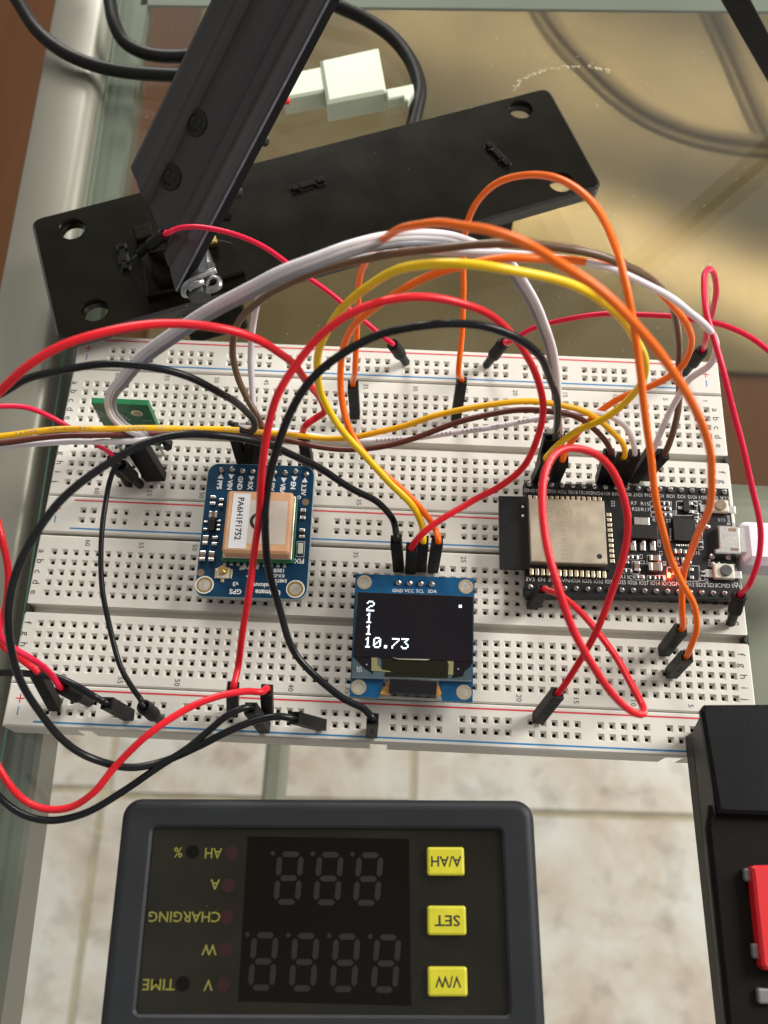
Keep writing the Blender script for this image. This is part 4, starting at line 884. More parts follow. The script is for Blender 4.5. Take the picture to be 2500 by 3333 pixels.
# --- yellow and orange ------------------------------------------------------------------
wire('thick yellow wire arching from the display to the microcontroller board', 'w_yellow', 0.76,
     [(912, 1138, 211), (890, 1090, 208), (840, 1040, 206), (788, 985, 204), (730, 918, 201), (692, 850, 195), (687, 790, 187), (702, 722, 178), (742, 662, 169), (802, 614, 160), (880, 580, 152), (960, 568, 148), (1060, 573, 148), (1160, 593, 152), (1258, 628, 158), (1320, 668, 164), (1368, 720, 173), (1392, 778, 184), (1385, 828, 193), (1352, 868, 200), (1302, 904, 206), (1245, 934, 211), (1205, 962, 214)],
     ('d', cOL(925, 470), cOL(948, 190)), ('d', cC(1290, 1225), cC(1368, 1050), {'bz': 1.0}))
wire('orange wire passing under the yellow arch from the display to the microcontroller board', 'w_orange', 0.72,
     [(940, 1140, 212), (918, 1108, 210), (868, 1058, 208), (802, 998, 206), (756, 930, 205), (736, 860, 203), (736, 800, 199), (746, 740, 192), (790, 680, 181), (860, 630, 172), (950, 588, 166), (1050, 564, 163), (1130, 556, 163), (1250, 563, 168), (1350, 590, 174), (1430, 637, 181), (1483, 695, 190), (1493, 745, 198), (1468, 797, 205), (1410, 832, 208), (1330, 866, 211), (1270, 910, 215), (1232, 960, 218)],
     ('d', cOL(1050, 480), cOL(1098, 190)), ('d', cC(1430, 1215), cC(1500, 1055), {'bz': 1.0}))
wire('orange wire rising highest, from the rear board to the upper of two right front plugs', 'w_orange', 0.68,
     [(765, 800, 214), (770, 740, 208), (774, 660, 200), (781, 590, 190), (800, 545, 180), (832, 512, 168), (872, 494, 156), (930, 484, 146), (990, 484, 138), (1060, 497, 131), (1150, 532, 127), (1240, 590, 126), (1330, 660, 128), (1400, 732, 132), (1450, 800, 137), (1490, 860, 143), (1520, 920, 149), (1536, 985, 156), (1537, 1050, 163), (1523, 1115, 172), (1500, 1175, 182), (1480, 1235, 191), (1474, 1290, 196), (1472, 1330, 199)],
     ('d', (1156, 1352), (1149, 1252)), ('d', (2160, 2120), (2217, 2047)))
wire('orange wire standing up behind the boards, ending in the lower of two right front plugs', 'w_orange', 0.66,
     [(992, 800, 218), (998, 720, 214), (1000, 640, 210), (998, 560, 205), (1006, 500, 198), (1030, 440, 190), (1070, 398, 183), (1130, 377, 177), (1190, 380, 171), (1240, 404, 167), (1288, 450, 163), (1320, 510, 160), (1344, 570, 158), (1360, 650, 158), (1373, 740, 160), (1387, 850, 163), (1400, 950, 167), (1416, 1060, 172), (1440, 1180, 180), (1468, 1250, 185), (1498, 1310, 190), (1505, 1360, 194), (1495, 1395, 197)],
     ('d', (1484, 1360), (1503, 1238)), ('d', (2184, 2192), (2236, 2135)))
# --- red loops ---------------------------------------------------------------------------
wire('big red loop hanging over the microcontroller board with a plug in the front rail', 'w_red', 0.70,
     [(1185, 1275, 208), (1205, 1282, 205), (1240, 1308, 199), (1290, 1365, 191), (1335, 1425, 184), (1365, 1482, 179), (1387, 1527, 175), (1383, 1541, 172), (1365, 1538, 169), (1335, 1512, 166), (1288, 1448, 162), (1230, 1340, 158), (1192, 1235, 158), (1175, 1140, 160), (1172, 1060, 162), (1182, 1010, 164), (1206, 976, 166), (1240, 965, 168), (1280, 977, 170), (1315, 1010, 173), (1341, 1062, 175), (1354, 1122, 177), (1350, 1190, 179), (1327, 1270, 182), (1300, 1340, 185), (1265, 1405, 190), (1230, 1465, 195)],
     ('d', cE1(600, 1555), cE1(725, 1385), {'bz': 1.0, 'L': 9}), ('d', (1750, 2340), (1816, 2255)))
wire('thin red wire from the hinge pin plug down to the rear rail', 'w_red_thin', 0.62,
     [(362, 503, 222), (385, 494, 221), (430, 492, 220), (500, 506, 220), (570, 535, 221), (640, 580, 222), (720, 636, 224), (780, 690, 226), (825, 730, 227), (845, 742, 227)],
     ('r', (452, 827), (535, 762), {'bz': 14.0, 'L': 11, 'pin': W(415, 855, 9.0)}), ('r', (1322, 1180), (1278, 1120)))
wire('thin red wire from the rear rail out past the right edge', 'w_red_thin', 0.60,
     [(1100, 738, 224), (1150, 711, 219), (1230, 690, 213), (1330, 678, 208), (1430, 680, 204), (1500, 690, 201), (1560, 702, 199), (1620, 730, 197), (1659, 757, 196), (1760, 840, 195), (1950, 960, 200), (2200, 1040, 212)],
     ('r', (1582, 1190), (1640, 1115)), None)
wire('thin red wire with a tight upright loop at the right end of the boards', 'w_red_thin', 0.62,
     [(1524, 735, 221), (1531, 705, 216), (1540, 660, 208), (1546, 620, 202), (1543, 590, 197), (1533, 579, 194), (1524, 588, 192), (1523, 620, 190), (1527, 665, 188), (1540, 725, 187), (1560, 805, 186), (1583, 890, 187), (1612, 995, 190), (1635, 1085, 193), (1643, 1150, 196), (1637, 1210, 199), (1617, 1260, 202)],
     ('r', (2228, 1215), (2287, 1140)), ('r', (2378, 2030), (2409, 1936), {'bz': 0.5}))
wire('thin black wire between two round plugs, lying across the left of both boards', 'w_black', 0.60,
     [(255, 1003, 217), (246, 1010, 217), (236, 1035, 217), (228, 1080, 216), (221, 1140, 213), (218, 1200, 210), (224, 1280, 206), (240, 1370, 202), (260, 1440, 200), (285, 1485, 199), (305, 1513, 198)],
     ('r', (458, 1580), (395, 1514)), ('r', (523, 2345), (467, 2299)))
wire('thin red wire from the left edge passing under the sensor leads into a round plug', 'w_red_thin', 0.60,
     [(-60, 890, 212), (0, 878, 214), (60, 880, 216), (110, 899, 218), (170, 935, 221), (215, 965, 223)],
     None, ('r', (418, 1575), (368, 1489)))
# --- ribbons -----------------------------------------------------------------------------
def ribbon(label, cols, pts, r, s, e, tops_s=None, tops_e=None, side=0.92, group='flat ribbon leads'):
    th = thing('ribbon_lead', W(*s[0][0], 0), label, 'ribbon wire', group)
    S_ = [dupont(th, b, t, **(o[0] if o else {})) for b, t, *o in s]; E_ = [dupont(th, b, t, **(o[0] if o else {})) for b, t, *o in e]
    n = len(cols); mid = path3(pts, None, None, 9); N = len(mid)
    for k, m in enumerate(cols):
        out = []
        for i, p in enumerate(mid):
            T = (mid[min(i + 1, N - 1)] - mid[max(i - 1, 0)]).normalized()
            tow = (CAM - p).normalized(); sd = (tow.cross(T)).normalized()
            tw = Vector(tow) * 0.35 + sd
            out.append(p + tw.normalized() * (k - (n - 1) / 2) * side * min(1.0, 0.36 + 1.6 * i / N, 0.5 + 2.2 * (1 - i / N)) )
        a = S_[min(k, len(S_) - 1)]; b = E_[min(k, len(E_) - 1)]
        oa_ = Vector((0, 0, 0))
        full = spline([a[0] - a[1] * 1.5, a[0] + a[1] * 1.0] + out[3:-3:4] + [b[0] + b[1] * 1.0, b[0] - b[1] * 1.5], 6)
        mb = MB(); mb.tube(full, r, 12); mb.build('conductor', M[m], th)
    return th
ribbon('grey and pale ribbon lead arching from the green sensor board to the microcontroller', ['w_grey', 'w_lgrey', 'w_white'],
       [(318, 946, 207), (304, 934, 206), (286, 930, 205), (266, 922, 205), (253, 909, 204), (243, 893, 202), (239, 875, 200), (241, 858, 197), (249, 843, 195), (261, 829, 192), (279, 806, 189), (300, 782, 186), (340, 748, 182), (384, 716, 179), (439, 682, 175), (511, 640, 172), (608, 594, 169), (680, 566, 168), (752, 541, 168), (863, 515, 171), (930, 511, 175), (985, 518, 180), (1040, 537, 186), (1082, 560, 190), (1110, 590, 193), (1138, 634, 197), (1166, 690, 202), (1190, 748, 206), (1200, 800, 209), (1203, 850, 211), (1202, 900, 213)],
       0.64, [(cGR(860, 1010), cGR(640, 650), {'wide': 2, 'bz': 1.0})], [(cC(1420, 1120), cC(1478, 870), {'bz': 1.0})])
def lead_pair(label, runs, group='flat ribbon leads'):
    th = None
    for m, r, pts, s_, e_ in runs:
        if th is None: th = thing('ribbon_lead', W(*s_[0], 0), label, 'ribbon wire', group)
        a = dupont(th, *s_, bz=1.0); b = dupont(th, *e_, bz=1.0)
        mb = MB(); mb.tube(path3(pts, a, b), r, 12); mb.build('conductor', M[m], th)
lead_pair('brown and white pair of leads crossing the right rear corner above the rear board', [
    ('w_brown', 0.74, [(556, 900, 211), (534, 862, 210), (512, 812, 208), (503, 760, 204), (516, 700, 198), (560, 648, 189), (640, 604, 181), (740, 574, 175), (830, 553, 170), (920, 538, 166), (1000, 529, 164), (1100, 527, 163), (1200, 534, 164), (1290, 551, 167), (1365, 580, 172), (1422, 620, 180), (1455, 670, 190), (1466, 730, 200), (1468, 800, 208), (1465, 870, 211), (1454, 930, 213)], (cB(560, 1080), cB(600, 865)), (cD(700, 1190), cD(855, 1010))),
    ('w_white', 0.70, [(547, 900, 212), (547, 880, 211), (544, 830, 210), (541, 770, 207), (545, 700, 201), (560, 645, 193), (590, 608, 186), (650, 588, 181), (740, 566, 177), (830, 551, 174), (920, 543, 170), (1000, 543, 168), (1100, 546, 168), (1200, 557, 168), (1300, 578, 169), (1400, 617, 172), (1478, 662, 178), (1528, 708, 185), (1546, 748, 192), (1532, 788, 199), (1485, 822, 205), (1460, 865, 210), (1432, 928, 214)], (cB(505, 1080), cB(510, 800)), (cD(620, 1210), cD(768, 985)))])
# --- the flat sensor lead of three colours across the rear board ----------------------------
for lab, m, pts, ep in (
    ('amber sensor lead running straight across the rear board from the left edge', 'w_amber', [(-60, 947, 196), (0, 943, 197), (100, 932, 198), (200, 926, 200), (300, 923, 203), (400, 925, 207), (500, 930, 211), (600, 936, 214), (700, 946, 214), (780, 942, 211), (860, 924, 208), (950, 895, 205), (1050, 873, 203), (1150, 869, 204), (1230, 880, 206), (1285, 899, 209), (1322, 930, 213), (1345, 958, 215)], (cD(445, 1235), cD(543, 1035))),
    ('red brown sensor lead running across the rear board from the left edge', 'w_redbrown', [(-60, 962, 199), (0, 958, 200), (100, 947, 201), (200, 940, 203), (300, 935, 207), (400, 933, 212), (500, 937, 216), (600, 948, 218), (700, 966, 217), (800, 970, 215), (900, 945, 211), (1000, 906, 207), (1100, 889, 206), (1180, 889, 207), (1250, 902, 210), (1290, 930, 214), (1312, 958, 216)], (cD(365, 1225), cD(435, 1005))),
    ('white sensor lead with printed text running across the rear board', 'w_white', [(-60, 972, 201), (0, 966, 202), (100, 958, 203), (200, 954, 204), (350, 946, 206), (430, 935, 209), (500, 928, 212), (600, 930, 218), (700, 943, 221), (800, 953, 222), (900, 946, 219), (1000, 932, 216), (1100, 916, 213), (1200, 899, 211), (1290, 893, 211), (1340, 911, 213), (1362, 938, 215)], (cD(530, 1225), cD(632, 1010)))):
    th, P = wire(lab, m, 0.66, pts, None, ('d', ep[0], ep[1], {'bz': 1.0}), 'sensor_lead', 'three coloured sensor leads side by side', 'wire')
    if m in ('w_white', 'w_amber'):
        # text printed along the insulation: letters laid on the side of the wire
        mb = MB(); word = '  E338480  STYLE 1007  26AWG  VW-1  80C  ' if m == 'w_white' else '   26AWG  VW-1  80C   '
        acc = 0.0; k = 0; start = 150.0 if m == 'w_white' else 20.0; step = 0.98; nxt = start; full = word * (1 if m == 'w_white' else 3)
        if m == 'w_white': start = nxt = 88.0
        else: start = nxt = 6.0
        for i in range(1, len(P)):
            sl = (P[i] - P[i - 1]).length
            while k < len(full) and nxt <= acc + sl:
                t = (nxt - acc) / sl; p = P[i - 1].lerp(P[i], t); T = (P[i] - P[i - 1]).normalized(); tow = (Vector((0, -0.25, 1))); tow = (tow - T * tow.dot(T)).normalized()
                w_ = tow.cross(T)
                if full[k] != ' ': mb.text(full[k], p + tow * 0.675, 0.68, mx=Matrix((T, w_, tow)).transposed(), bold=0.015)
                k += 1; nxt += step
            acc += sl
        ins_o = [c for c in th.children if c.name.startswith('insulation')][0]
        old = MB(); off = root_loc(th); me = ins_o.data
        old.v = [v.co + off for v in me.vertices]; old.f = [list(p.vertices) for p in me.polygons]; old.m = [0] * len(old.f); old.s = [p.use_smooth for p in me.polygons]
        bpy.data.objects.remove(ins_o); old.merge(mb, 1).build('insulation', [M[m], M['etch'] if m == 'w_amber' else M['clip_grey']], th)
# ================================================================== STEEL PLATE, ARM AND HINGE
PZ = 8.0
def pierced(name, outer, holes, z0, z1, mats, parent, bev=0.7):
    """plate with round openings: filled top and bottom, chamfered outer rim, open hole walls"""
    bm = bmesh.new()
    def loop(pts, z): return [bm.verts.new((p[0], p[1], z)) for p in pts]
    n = len(outer); area2 = sum(outer[i][0] * outer[(i + 1) % n][1] - outer[(i + 1) % n][0] * outer[i][1] for i in range(n))
    if area2 < 0: outer = outer[::-1]
    P = [Vector((p[0], p[1])) for p in outer]; ins = []
    for i in range(n):
        a = (P[i] - P[i - 1]).normalized(); b = (P[(i + 1) % n] - P[i]).normalized(); na = Vector((-a.y, a.x)); nb = Vector((-b.y, b.x)); bis = na + nb
        ins.append(P[i] + bis / max(0.3, bis.dot(na)) * bev)
    lo, mid, top = loop(P, z0), loop(P, z1 - bev), loop(ins, z1)
    for A, B in ((lo, mid), (mid, top)):
        for i in range(n): f = bm.faces.new((A[i], A[(i + 1) % n], B[(i + 1) % n], B[i])); f.material_index = 1
    te = [bm.edges.get((top[i], top[(i + 1) % n])) for i in range(n)]; be = [bm.edges.get((lo[i], lo[(i + 1) % n])) for i in range(n)]
    for (cx, cy, r) in holes:
        k = 28; pts = [(cx + r * math.cos(2 * math.pi * i / k), cy + r * math.sin(2 * math.pi * i / k)) for i in range(k)]
        A, B = loop(pts, z0), loop(pts, z1)
        for i in range(k): f = bm.faces.new((A[i], B[i], B[(i + 1) % k], A[(i + 1) % k])); f.smooth = True
        te += [bm.edges.get((B[i], B[(i + 1) % k])) for i in range(k)]; be += [bm.edges.get((A[i], A[(i + 1) % k])) for i in range(k)]
    for E_ in (te, be): bmesh.ops.triangle_fill(bm, use_beauty=True, use_dissolve=False, edges=E_)
    bmesh.ops.recalc_face_normals(bm, faces=bm.faces)
    off = root_loc(parent); 
    for v in bm.verts: v.co -= off
    me = bpy.data.meshes.new(name); bm.to_mesh(me); bm.free()
    for m in mats: me.materials.append(m)
    o = bpy.data.objects.new(name, me); COL.objects.link(o); o.parent = parent; return o
q = [W(98, 712, PZ), W(1785, 280, PZ), W(1965, 606, PZ), W(187, 1116, PZ)]
pc = (q[0] + q[1] + q[2] + q[3]) / 4; pa = math.radians(21.7)
pl = thing('steel_plate', (pc.x, pc.y, TABLE), 'flat black steel mounting plate with round corner holes behind the breadboards', 'metal plate')
pw = ((q[1] - q[0]).length + (q[2] - q[3]).length) / 2; ph = ((q[0] - q[3]).length + (q[1] - q[2]).length) / 2
def skewed(r=3.2, n=6):
    out = []; Q = [Vector((v.x, v.y)) for v in (q[2], q[1], q[0], q[3])]
    for i in range(4):
        p, a, b = Q[i], (Q[i - 1] - Q[i]).normalized(), (Q[(i + 1) % 4] - Q[i]).normalized()
        for k in range(n + 1):
            t = k / n; u = p + a * r * (1 - t) ** 2 + b * r * t ** 2; out.append((u.x, u.y))
    return out
hl = [(*W(x, y, PZ).xy, r) for x, y, r in ((234, 744, 3.45), (307, 1008, 3.45), (1695, 355, 3.45), (1827, 592, 3.45))]
pierced('plate_body', skewed(), hl, PZ - 4.0, PZ, [M['plate'], M['plate_edge']], pl)
for (x, y, an, L_) in ((402, 838, -1.27, 8.6), (1002, 604, 0.42, 9.6), (1619, 506, -0.92, 9.4)):
    c = W(x, y, PZ); d = Vector((math.cos(an), math.sin(an), 0)); mb = MB()
    w_ = Vector((-d.y, d.x, 0)); Rm = Matrix((d, w_, Vector((0, 0, 1)))).transposed()
    for t, l, w2, h2_ in ((-0.40, 0.20, 1.75, 1.15), (-0.02, 0.46, 1.8, 1.0), (0.38, 0.25, 1.75, 1.15)):
        mb.box(c + d * L_ * t + Vector((0, 0, h2_ / 2 - 0.1)), (L_ * l, w2, h2_), 0, 0.28, 0, Rm)
    for t in (-0.27, 0.235): mb.box(c + d * L_ * t + Vector((0, 0, 0.25)), (0.55, 2.9, 0.8), 0, 0.15, 0, Rm)
    mb.box(c + w_ * 0.1 + Vector((0, 0, 0.02)), (L_ * 1.02, 2.7, 0.06), 0, 0, 1, Rm)
    mb.build('cable_tie_slot', [M['screw'], M['plug_in']], pl)
mb = MB(); c = W(1600, 735, 1.0); mb.box((c.x - 4, c.y + 6, -2.25), (20, 9, 12.4), pa, 0.8); mb.build('foot', M['plate'], pl)
mb = MB(); c = W(640, 1072, 0); mb.box((c.x + 3, c.y + 7.5, -2.25), (16, 9, 12.4), pa, 0.8); mb.build('foot', M['plate'], pl)
# inclined arm
tip = W(575, 950, 16.0); rt = W(1074, 0, 62.0); lc = W(425, 540, 25.0)
A = (rt - tip).normalized(); Ls = lc - tip; s_left = Ls.dot(A); Lv = (Ls - A * s_left); wid = Lv.length; Lv.normalize(); Nn = A.cross(Lv)
if Nn.dot(CAM - tip) < 0: Nn = -Nn
arm = thing('support_arm', (tip.x, tip.y, PZ), 'dark anodised metal channel arm rising from the hinge toward the upper edge', 'metal arm')
pr = [(0, -3.0), (0, -0.1), (0.012, 0.25), (0.035, 0.28), (0.10, -0.1), (0.19, -0.75), (0.215, -0.35), (0.30, -0.55), (0.335, -1.7), (0.38, -2.6), (0.44, -2.5), (0.50, -2.2), (0.60, -1.9), (0.71, -2.1), (0.735, -1.0), (0.765, -0.2), (0.79, 0.15), (0.88, -0.1), (0.965, 0.3), (0.99, 0.15), (1, -0.3), (1, -3.0)]
mb = MB(); vs = []; n = len(pr); far = (rt - tip).length + 95
for kk, sE in ((0, None), (1, far)):
    for u, h in pr:
        s0_ = s_left * u if sE is None else sE
        vs.append(tip + A * s0_ + Lv * (u * wid) + Nn * h)
fs = [[i, i + 1, n + i + 1, n + i] for i in range(n - 1)] + [[0, n - 1, 2 * n - 1, n], list(range(n)), list(range(n, 2 * n))]
mb.add(vs, fs, 0, False)
for f_i, f in enumerate(mb.f):
    if f_i in (1,): mb.m[f_i] = 1
    if f_i in (0, n - 2, n - 1): mb.m[f_i] = 2
mb.build('channel', [M['arm'], M['arm_edge'], M['arm_side']], arm)
def on_arm(px, h):
    d = ray(*px); o_ = tip + Nn * h; return CAM + d * ((o_ - CAM).dot(Nn) / d.dot(Nn))
for px in ((639, 401), (556, 578)):
    c = on_arm(px, -2.1); mb = MB(); mb.lathe(c - Nn * 0.4, c + Nn, [(0, 2.5), (0.55, 2.5), (0.9, 2.1), (1.15, 1.4), (1.2, 0.1)], 26, 0); mb.lathe(c + Nn * 0.30, c + Nn, [(0, 3.3), (0.12, 3.3)], 26, 1)
    R = Matrix((A, Lv, Nn)).transposed()
    sc_ = mb.build('screw', [M['screw'], M['plug_in']], arm); mb = MB()
    for k in (0.4, 0.4 + math.pi / 2): mb.box(c + Nn * 0.72, (2.6, 0.55, 0.3), 0, 0, 0, R @ Matrix.Rotation(k, 3, 'Z'))
    mb.build('cross_recess', M['plug_in'], sc_)
for px in ((848, 452), (762, 622), (725, 700)):
    c = on_arm(px, -4.6); mb = MB(); mb.lathe(c - A * 0 + Nn * 2, c - Nn * 2, [(0, 1.3), (0.3, 1.6), (0.8, 1.3), (1.1, 1.6), (1.6, 1.3), (4, 1.3)], 12); mb.build('nut', M['zinc'] if px[0] != 725 else M['screw'], arm)
# hinge between plate and arm
hz = PZ; H = lambda x, y, z=PZ: W(*cHI(x, y), z)
hg = thing('hinge', (H(800, 600).x, H(800, 600).y, PZ), 'black hinge bracket with a silver spring clip at the foot of the arm', 'hinge')
mb = MB(); mb.prism([(p.x, p.y) for p in (H(405, 300, 10), H(700, 250, 10), H(1270, 385, 10), H(1370, 645, 10), H(1010, 760, 10), H(490, 865, 10))], PZ + 0.01, PZ + 2.2, bev=0.5); mb.build('hinge_leaf', M['plate'], hg)
mb = MB(); c = H(470, 320, 10); mb.box((c.x, c.y, 10.2), (5, 4.5, 3.0), pa, 0.5); mb.build('hinge_lug', M['plate'], hg)
mb = MB(); c = H(700, 640, 11); mb.box((c.x, c.y, 12.5), (8, 8, 6), pa, 0.6); mb.build('hinge_lug', M['plate'], hg)
mb = MB(); p0 = H(968, 885, 15.0); p1 = H(930, 690, 15.5); p1 = p0 + Vector((-3, 16, 1.0)); mb.lathe(p0, p1, [(0, 2.55), (0.3, 2.75), (16, 2.75)], 26); mb.build('pin', M['pin_grey'], hg)
mb = MB(); z = 17.5
mb.tube(spline([H(1115, 632, 18), H(1030, 668, 18.4), H(930, 715, 18.6), (H(850, 770, 18.2)), H(822, 815, 17.0), H(830, 862, 15.5), H(868, 872, 14.5)], 8), 0.42, 10, ry=0.85)
mb.tube(spline([H(868, 800, 18.0), H(900, 775, 18.8), H(960, 755, 19), H(1003, 738, 18.5)], 6), 0.42, 10, ry=0.85)
mb.tube(spline([H(1000, 790, 17), H(1040, 810, 17.5), H(1105, 800, 17.8), H(1143, 768, 18), H(1143, 718, 18), H(1105, 694, 18), H(1060, 702, 18), H(1032, 735, 17.8), H(1015, 775, 17.4)], 6), 0.40, 10, ry=0.85)
mb.build('spring_clip', M['zinc'], hg)
mb = MB(); p0 = H(985, 470, 14.0); p1 = H(1050, 640, 14.0); L_ = (p1 - p0).length
mb.lathe(p0, p1, sum([[(t, 1.75), (t + 0.35, 2.05)] for t in [k * 0.8 for k in range(int(L_ / 0.8))]], []), 20); mb.build('threaded_bolt', M['zinc'], hg)
mb = MB(); c = H(1082, 388, 11); mb.box((c.x, c.y, 11.5), (2.6, 2.6, 2.0), pa, 0.3); mb.build('brass_washer', M['gold'], hg)
# ================================================================== CABLES AND CONNECTOR AT THE BACK
def cable(label, pts, r, z=None):
    P = spline([W(x, y, z_) for x, y, z_ in pts], 9); o = MB().tube(P, r, 16).build('black_cable', M['cable'])
    return tag(o, label, 'cable', 'thick black cables behind the arm')
cable('thick black cable crossing the silver side beam at the upper left corner', [(20, -60, 2), (62, 10, 0), (120, 98, -2), (200, 165, -3), (300, 210, -4), (400, 232, -4.5), (520, 243, -5), (640, 245, -5.4), (780, 235, -5.4)], 2.05)
cable('thick black cable bending round beside the inner edge of the side beam', [(345, -60, 0), (357, 0, -1), (372, 75, -2), (405, 135, -3.5), (470, 172, -4.5), (560, 184, -5.4), (680, 170, -5.4), (800, 120, -5.4)], 2.05)
cable('thick black cable curving down from behind the arm to under the black plate', [(1000, -40, -2), (1080, 10, -3), (1190, 62, -4.5), (1280, 125, -5.2), (1340, 205, -5.4), (1366, 290, -5.4), (1355, 360, -5.6), (1335, 440, -6.0)], 2.15)
cn = thing('wire_connector', (W(1150, 270, 0).x, W(1150, 270, 0).y, TABLE), 'translucent white nylon wire connector lying behind the arm', 'connector')
N_ = lambda x, y, z=0.0: W(*cCN(x, y), z)
def cpoly(pts, z0, z1, name, bev=0.7, m='connector'):
    mb = MB(); mb.prism([(p.x, p.y) for p in [N_(x, y, z1) for x, y in pts]], z0, z1, bev=bev); return mb.build(name, M[m], cn)
cpoly([(495, 285), (1080, 155), (1162, 600), (565, 715)], TABLE + 0.02, -1.0, 'outer_shell', 0.9)
cpoly([(60, 440), (520, 345), (555, 595), (140, 675)], TABLE + 0.4, -1.8, 'inner_plug', 0.7)
cpoly([(1150, 580), (1425, 525), (1438, 600), (1380, 690), (1340, 695), (1325, 655), (1175, 685)], -5.0, -1.5, 'latch', 0.4)
for (y, m) in ((650, 'w_black'), (705, 'w_red')):
    P = [N_(190, y, -3.0), N_(70, y - 5, -2.5), N_(-90, y - 40, -4)]; MB().tube(spline(P, 6), 1.0, 10).build('lead', M[m], cn)
# black bar leaning at the upper right
bar = [(2385, 0), (2475, 200)]
mb = MB(); p0 = W(2390, -10, 45); p1 = W(2530, 245, 14)
d = (p1 - p0).normalized(); u = d.cross(CAM - p0).normalized(); w_ = d.cross(u); R = Matrix((u, w_, d)).transposed(); c = (p0 + p1) / 2 - d * 20; Lb = (p1 - p0).length + 90
mb.box(c, (5.6, 5.0, Lb), 0, 0.5, 0, R); o = mb.build('black_bar', M['bar']); tag(o, 'straight matt black bar leaning in at the upper right corner', 'metal bar')
# ================================================================== PANEL METER
MZt = 15.0
meter = thing('panel_meter', (69, -78, TABLE), 'dark slate panel meter with upside down yellow legends and three yellow buttons', 'meter')
ma = math.radians(2.3); ML = P2(cML, MZt); MR = P2(cMR, MZt)
tl, tr = W(400, 2597, MZt), W(1737, 2600, MZt)
mw = (tr - tl).length
def mloc(x, y): return (tl.x + x * math.cos(ma) + y * math.sin(ma), tl.y + x * math.sin(ma) - y * math.cos(ma))
mhh = 52.0
wl = [ML(655, 383), MR(512, 398), MR(542, 1208), ML(585, 1192)]
def inv(p): dx, dy = p.x - tl.x, p.y - tl.y; return (dx * math.cos(ma) + dy * math.sin(ma), dx * math.sin(ma) - dy * math.cos(ma))
wx0 = (inv(wl[0])[0] + inv(wl[3])[0]) / 2; wx1 = (inv(wl[1])[0] + inv(wl[2])[0]) / 2; wy0 = (inv(wl[0])[1] + inv(wl[1])[1]) / 2; wy1 = (inv(wl[2])[1] + inv(wl[3])[1]) / 2
# bezel: outer shell with an opening, inner chamfer down to the window
out = [mloc(*p) for p in rrect(0, 0, mw, wy1 + (wy0) * 0.9, 3.6, 7)]; inn = [mloc(*p) for p in rrect(wx0, wy0, wx1, wy1, 0.9, 7)]
n = len(out); mb = MB(); cen = Vector(mloc(mw / 2, wy1 / 2 + 2)).to_3d()
def scale(pts, k): return [((p[0] - cen.x) * k + cen.x, (p[1] - cen.y) * k + cen.y) for p in pts]
def inset(pts, d):
    m_ = len(pts); P = [Vector(p) for p in pts]; ar = sum(P[i].x * P[(i + 1) % m_].y - P[(i + 1) % m_].x * P[i].y for i in range(m_)); sg = 1 if ar > 0 else -1; o_ = []
    for i in range(m_):
        a = (P[i] - P[i - 1]).normalized(); b = (P[(i + 1) % m_] - P[i]).normalized(); na = Vector((-a.y, a.x)) * sg; nb = Vector((-b.y, b.x)) * sg; bis = na + nb
        q_ = P[i] + bis / max(0.3, bis.dot(na)) * d; o_.append((q_.x, q_.y))
    return o_
rings = [(out, TABLE), (out, MZt - 1.6), (inset(out, 0.35), MZt - 0.7), (inset(out, 1.1), MZt - 0.15), (inset(out, 2.0), MZt), (inset(inn, -0.5), MZt - 0.2), (inn, MZt - 0.55), (inn, MZt - 1.3)]
vs = [(x, y, z) for pts, z in rings for x, y in pts]
mb.add(vs, [[r * n + i, r * n + (i + 1) % n, (r + 1) * n + (i + 1) % n, (r + 1) * n + i] for r in range(len(rings) - 1) for i in range(n)], 0, False)
for i in range(len(mb.f)): mb.s[i] = (i // n) in (1, 2, 3)
mb.build('bezel', M['meter'], meter)
WZ = MZt - 1.3; ML = P2(cML, WZ); MR = P2(cMR, WZ)
mb = MB(); mb.prism(inset(inn, -0.02), TABLE + 1, WZ, 0); win = mb.build('window', M['meter_win'], meter)
dq = [ML(1070, 428), MR(108, 438), MR(118, 1160), ML(1028, 1140)]
mb = MB(); mb.prism([(p.x, p.y) for p in dq], WZ - 0.2, WZ + 0.03, 0); mb.build('display_filter', M['meter_disp'], meter)
SEG = {'a': ((0, 1), (1, 1)), 'b': ((1, 1), (1, 0)), 'c': ((1, 0), (1, -1)), 'd': ((0, -1), (1, -1)), 'e': ((0, 0), (0, -1)), 'f': ((0, 1), (0, 0)), 'g': ((0, 0), (1, 0))}
def digit(f, cx, cy, w, h, lean):
    mb = MB()
    for (a, b) in SEG.values():
        pa_ = Vector((cx - w / 2 + a[0] * w - a[1] * lean * -1, cy + a[1] * h / 2)); pb_ = Vector((cx - w / 2 + b[0] * w + b[1] * lean, cy + b[1] * h / 2))
        P0 = f(pa_.x, pa_.y, 0.05); P1 = f(pb_.x, pb_.y, 0.05); d_ = (P1 - P0); L_ = d_.length; d_.normalize(); nrm = Vector((-d_.y, d_.x, 0)); t = 0.52; g_ = 0.35
        mb.add([P0 + d_ * g_, P0 + d_ * (g_ + t) + nrm * t, P1 - d_ * (g_ + t) + nrm * t, P1 - d_ * g_, P1 - d_ * (g_ + t) - nrm * t, P0 + d_ * (g_ + t) - nrm * t], [[0, 1, 2, 3, 4, 5]])
    mb.cyl(f(cx - w / 2 - 22, cy - h / 2 - 4), 0.42, WZ + 0.03, WZ + 0.055, 12)
    mb.build('unlit_digit', M['segment'], meter)
for i in range(3): digit(ML, 1247 + i * 172, 608 + i * 2, 92, 206, -9)
for i in range(4): digit(ML, 1137 + i * 177, 968 + i * 3, 92, 226, -9)
mlt = math.radians(180) + ma
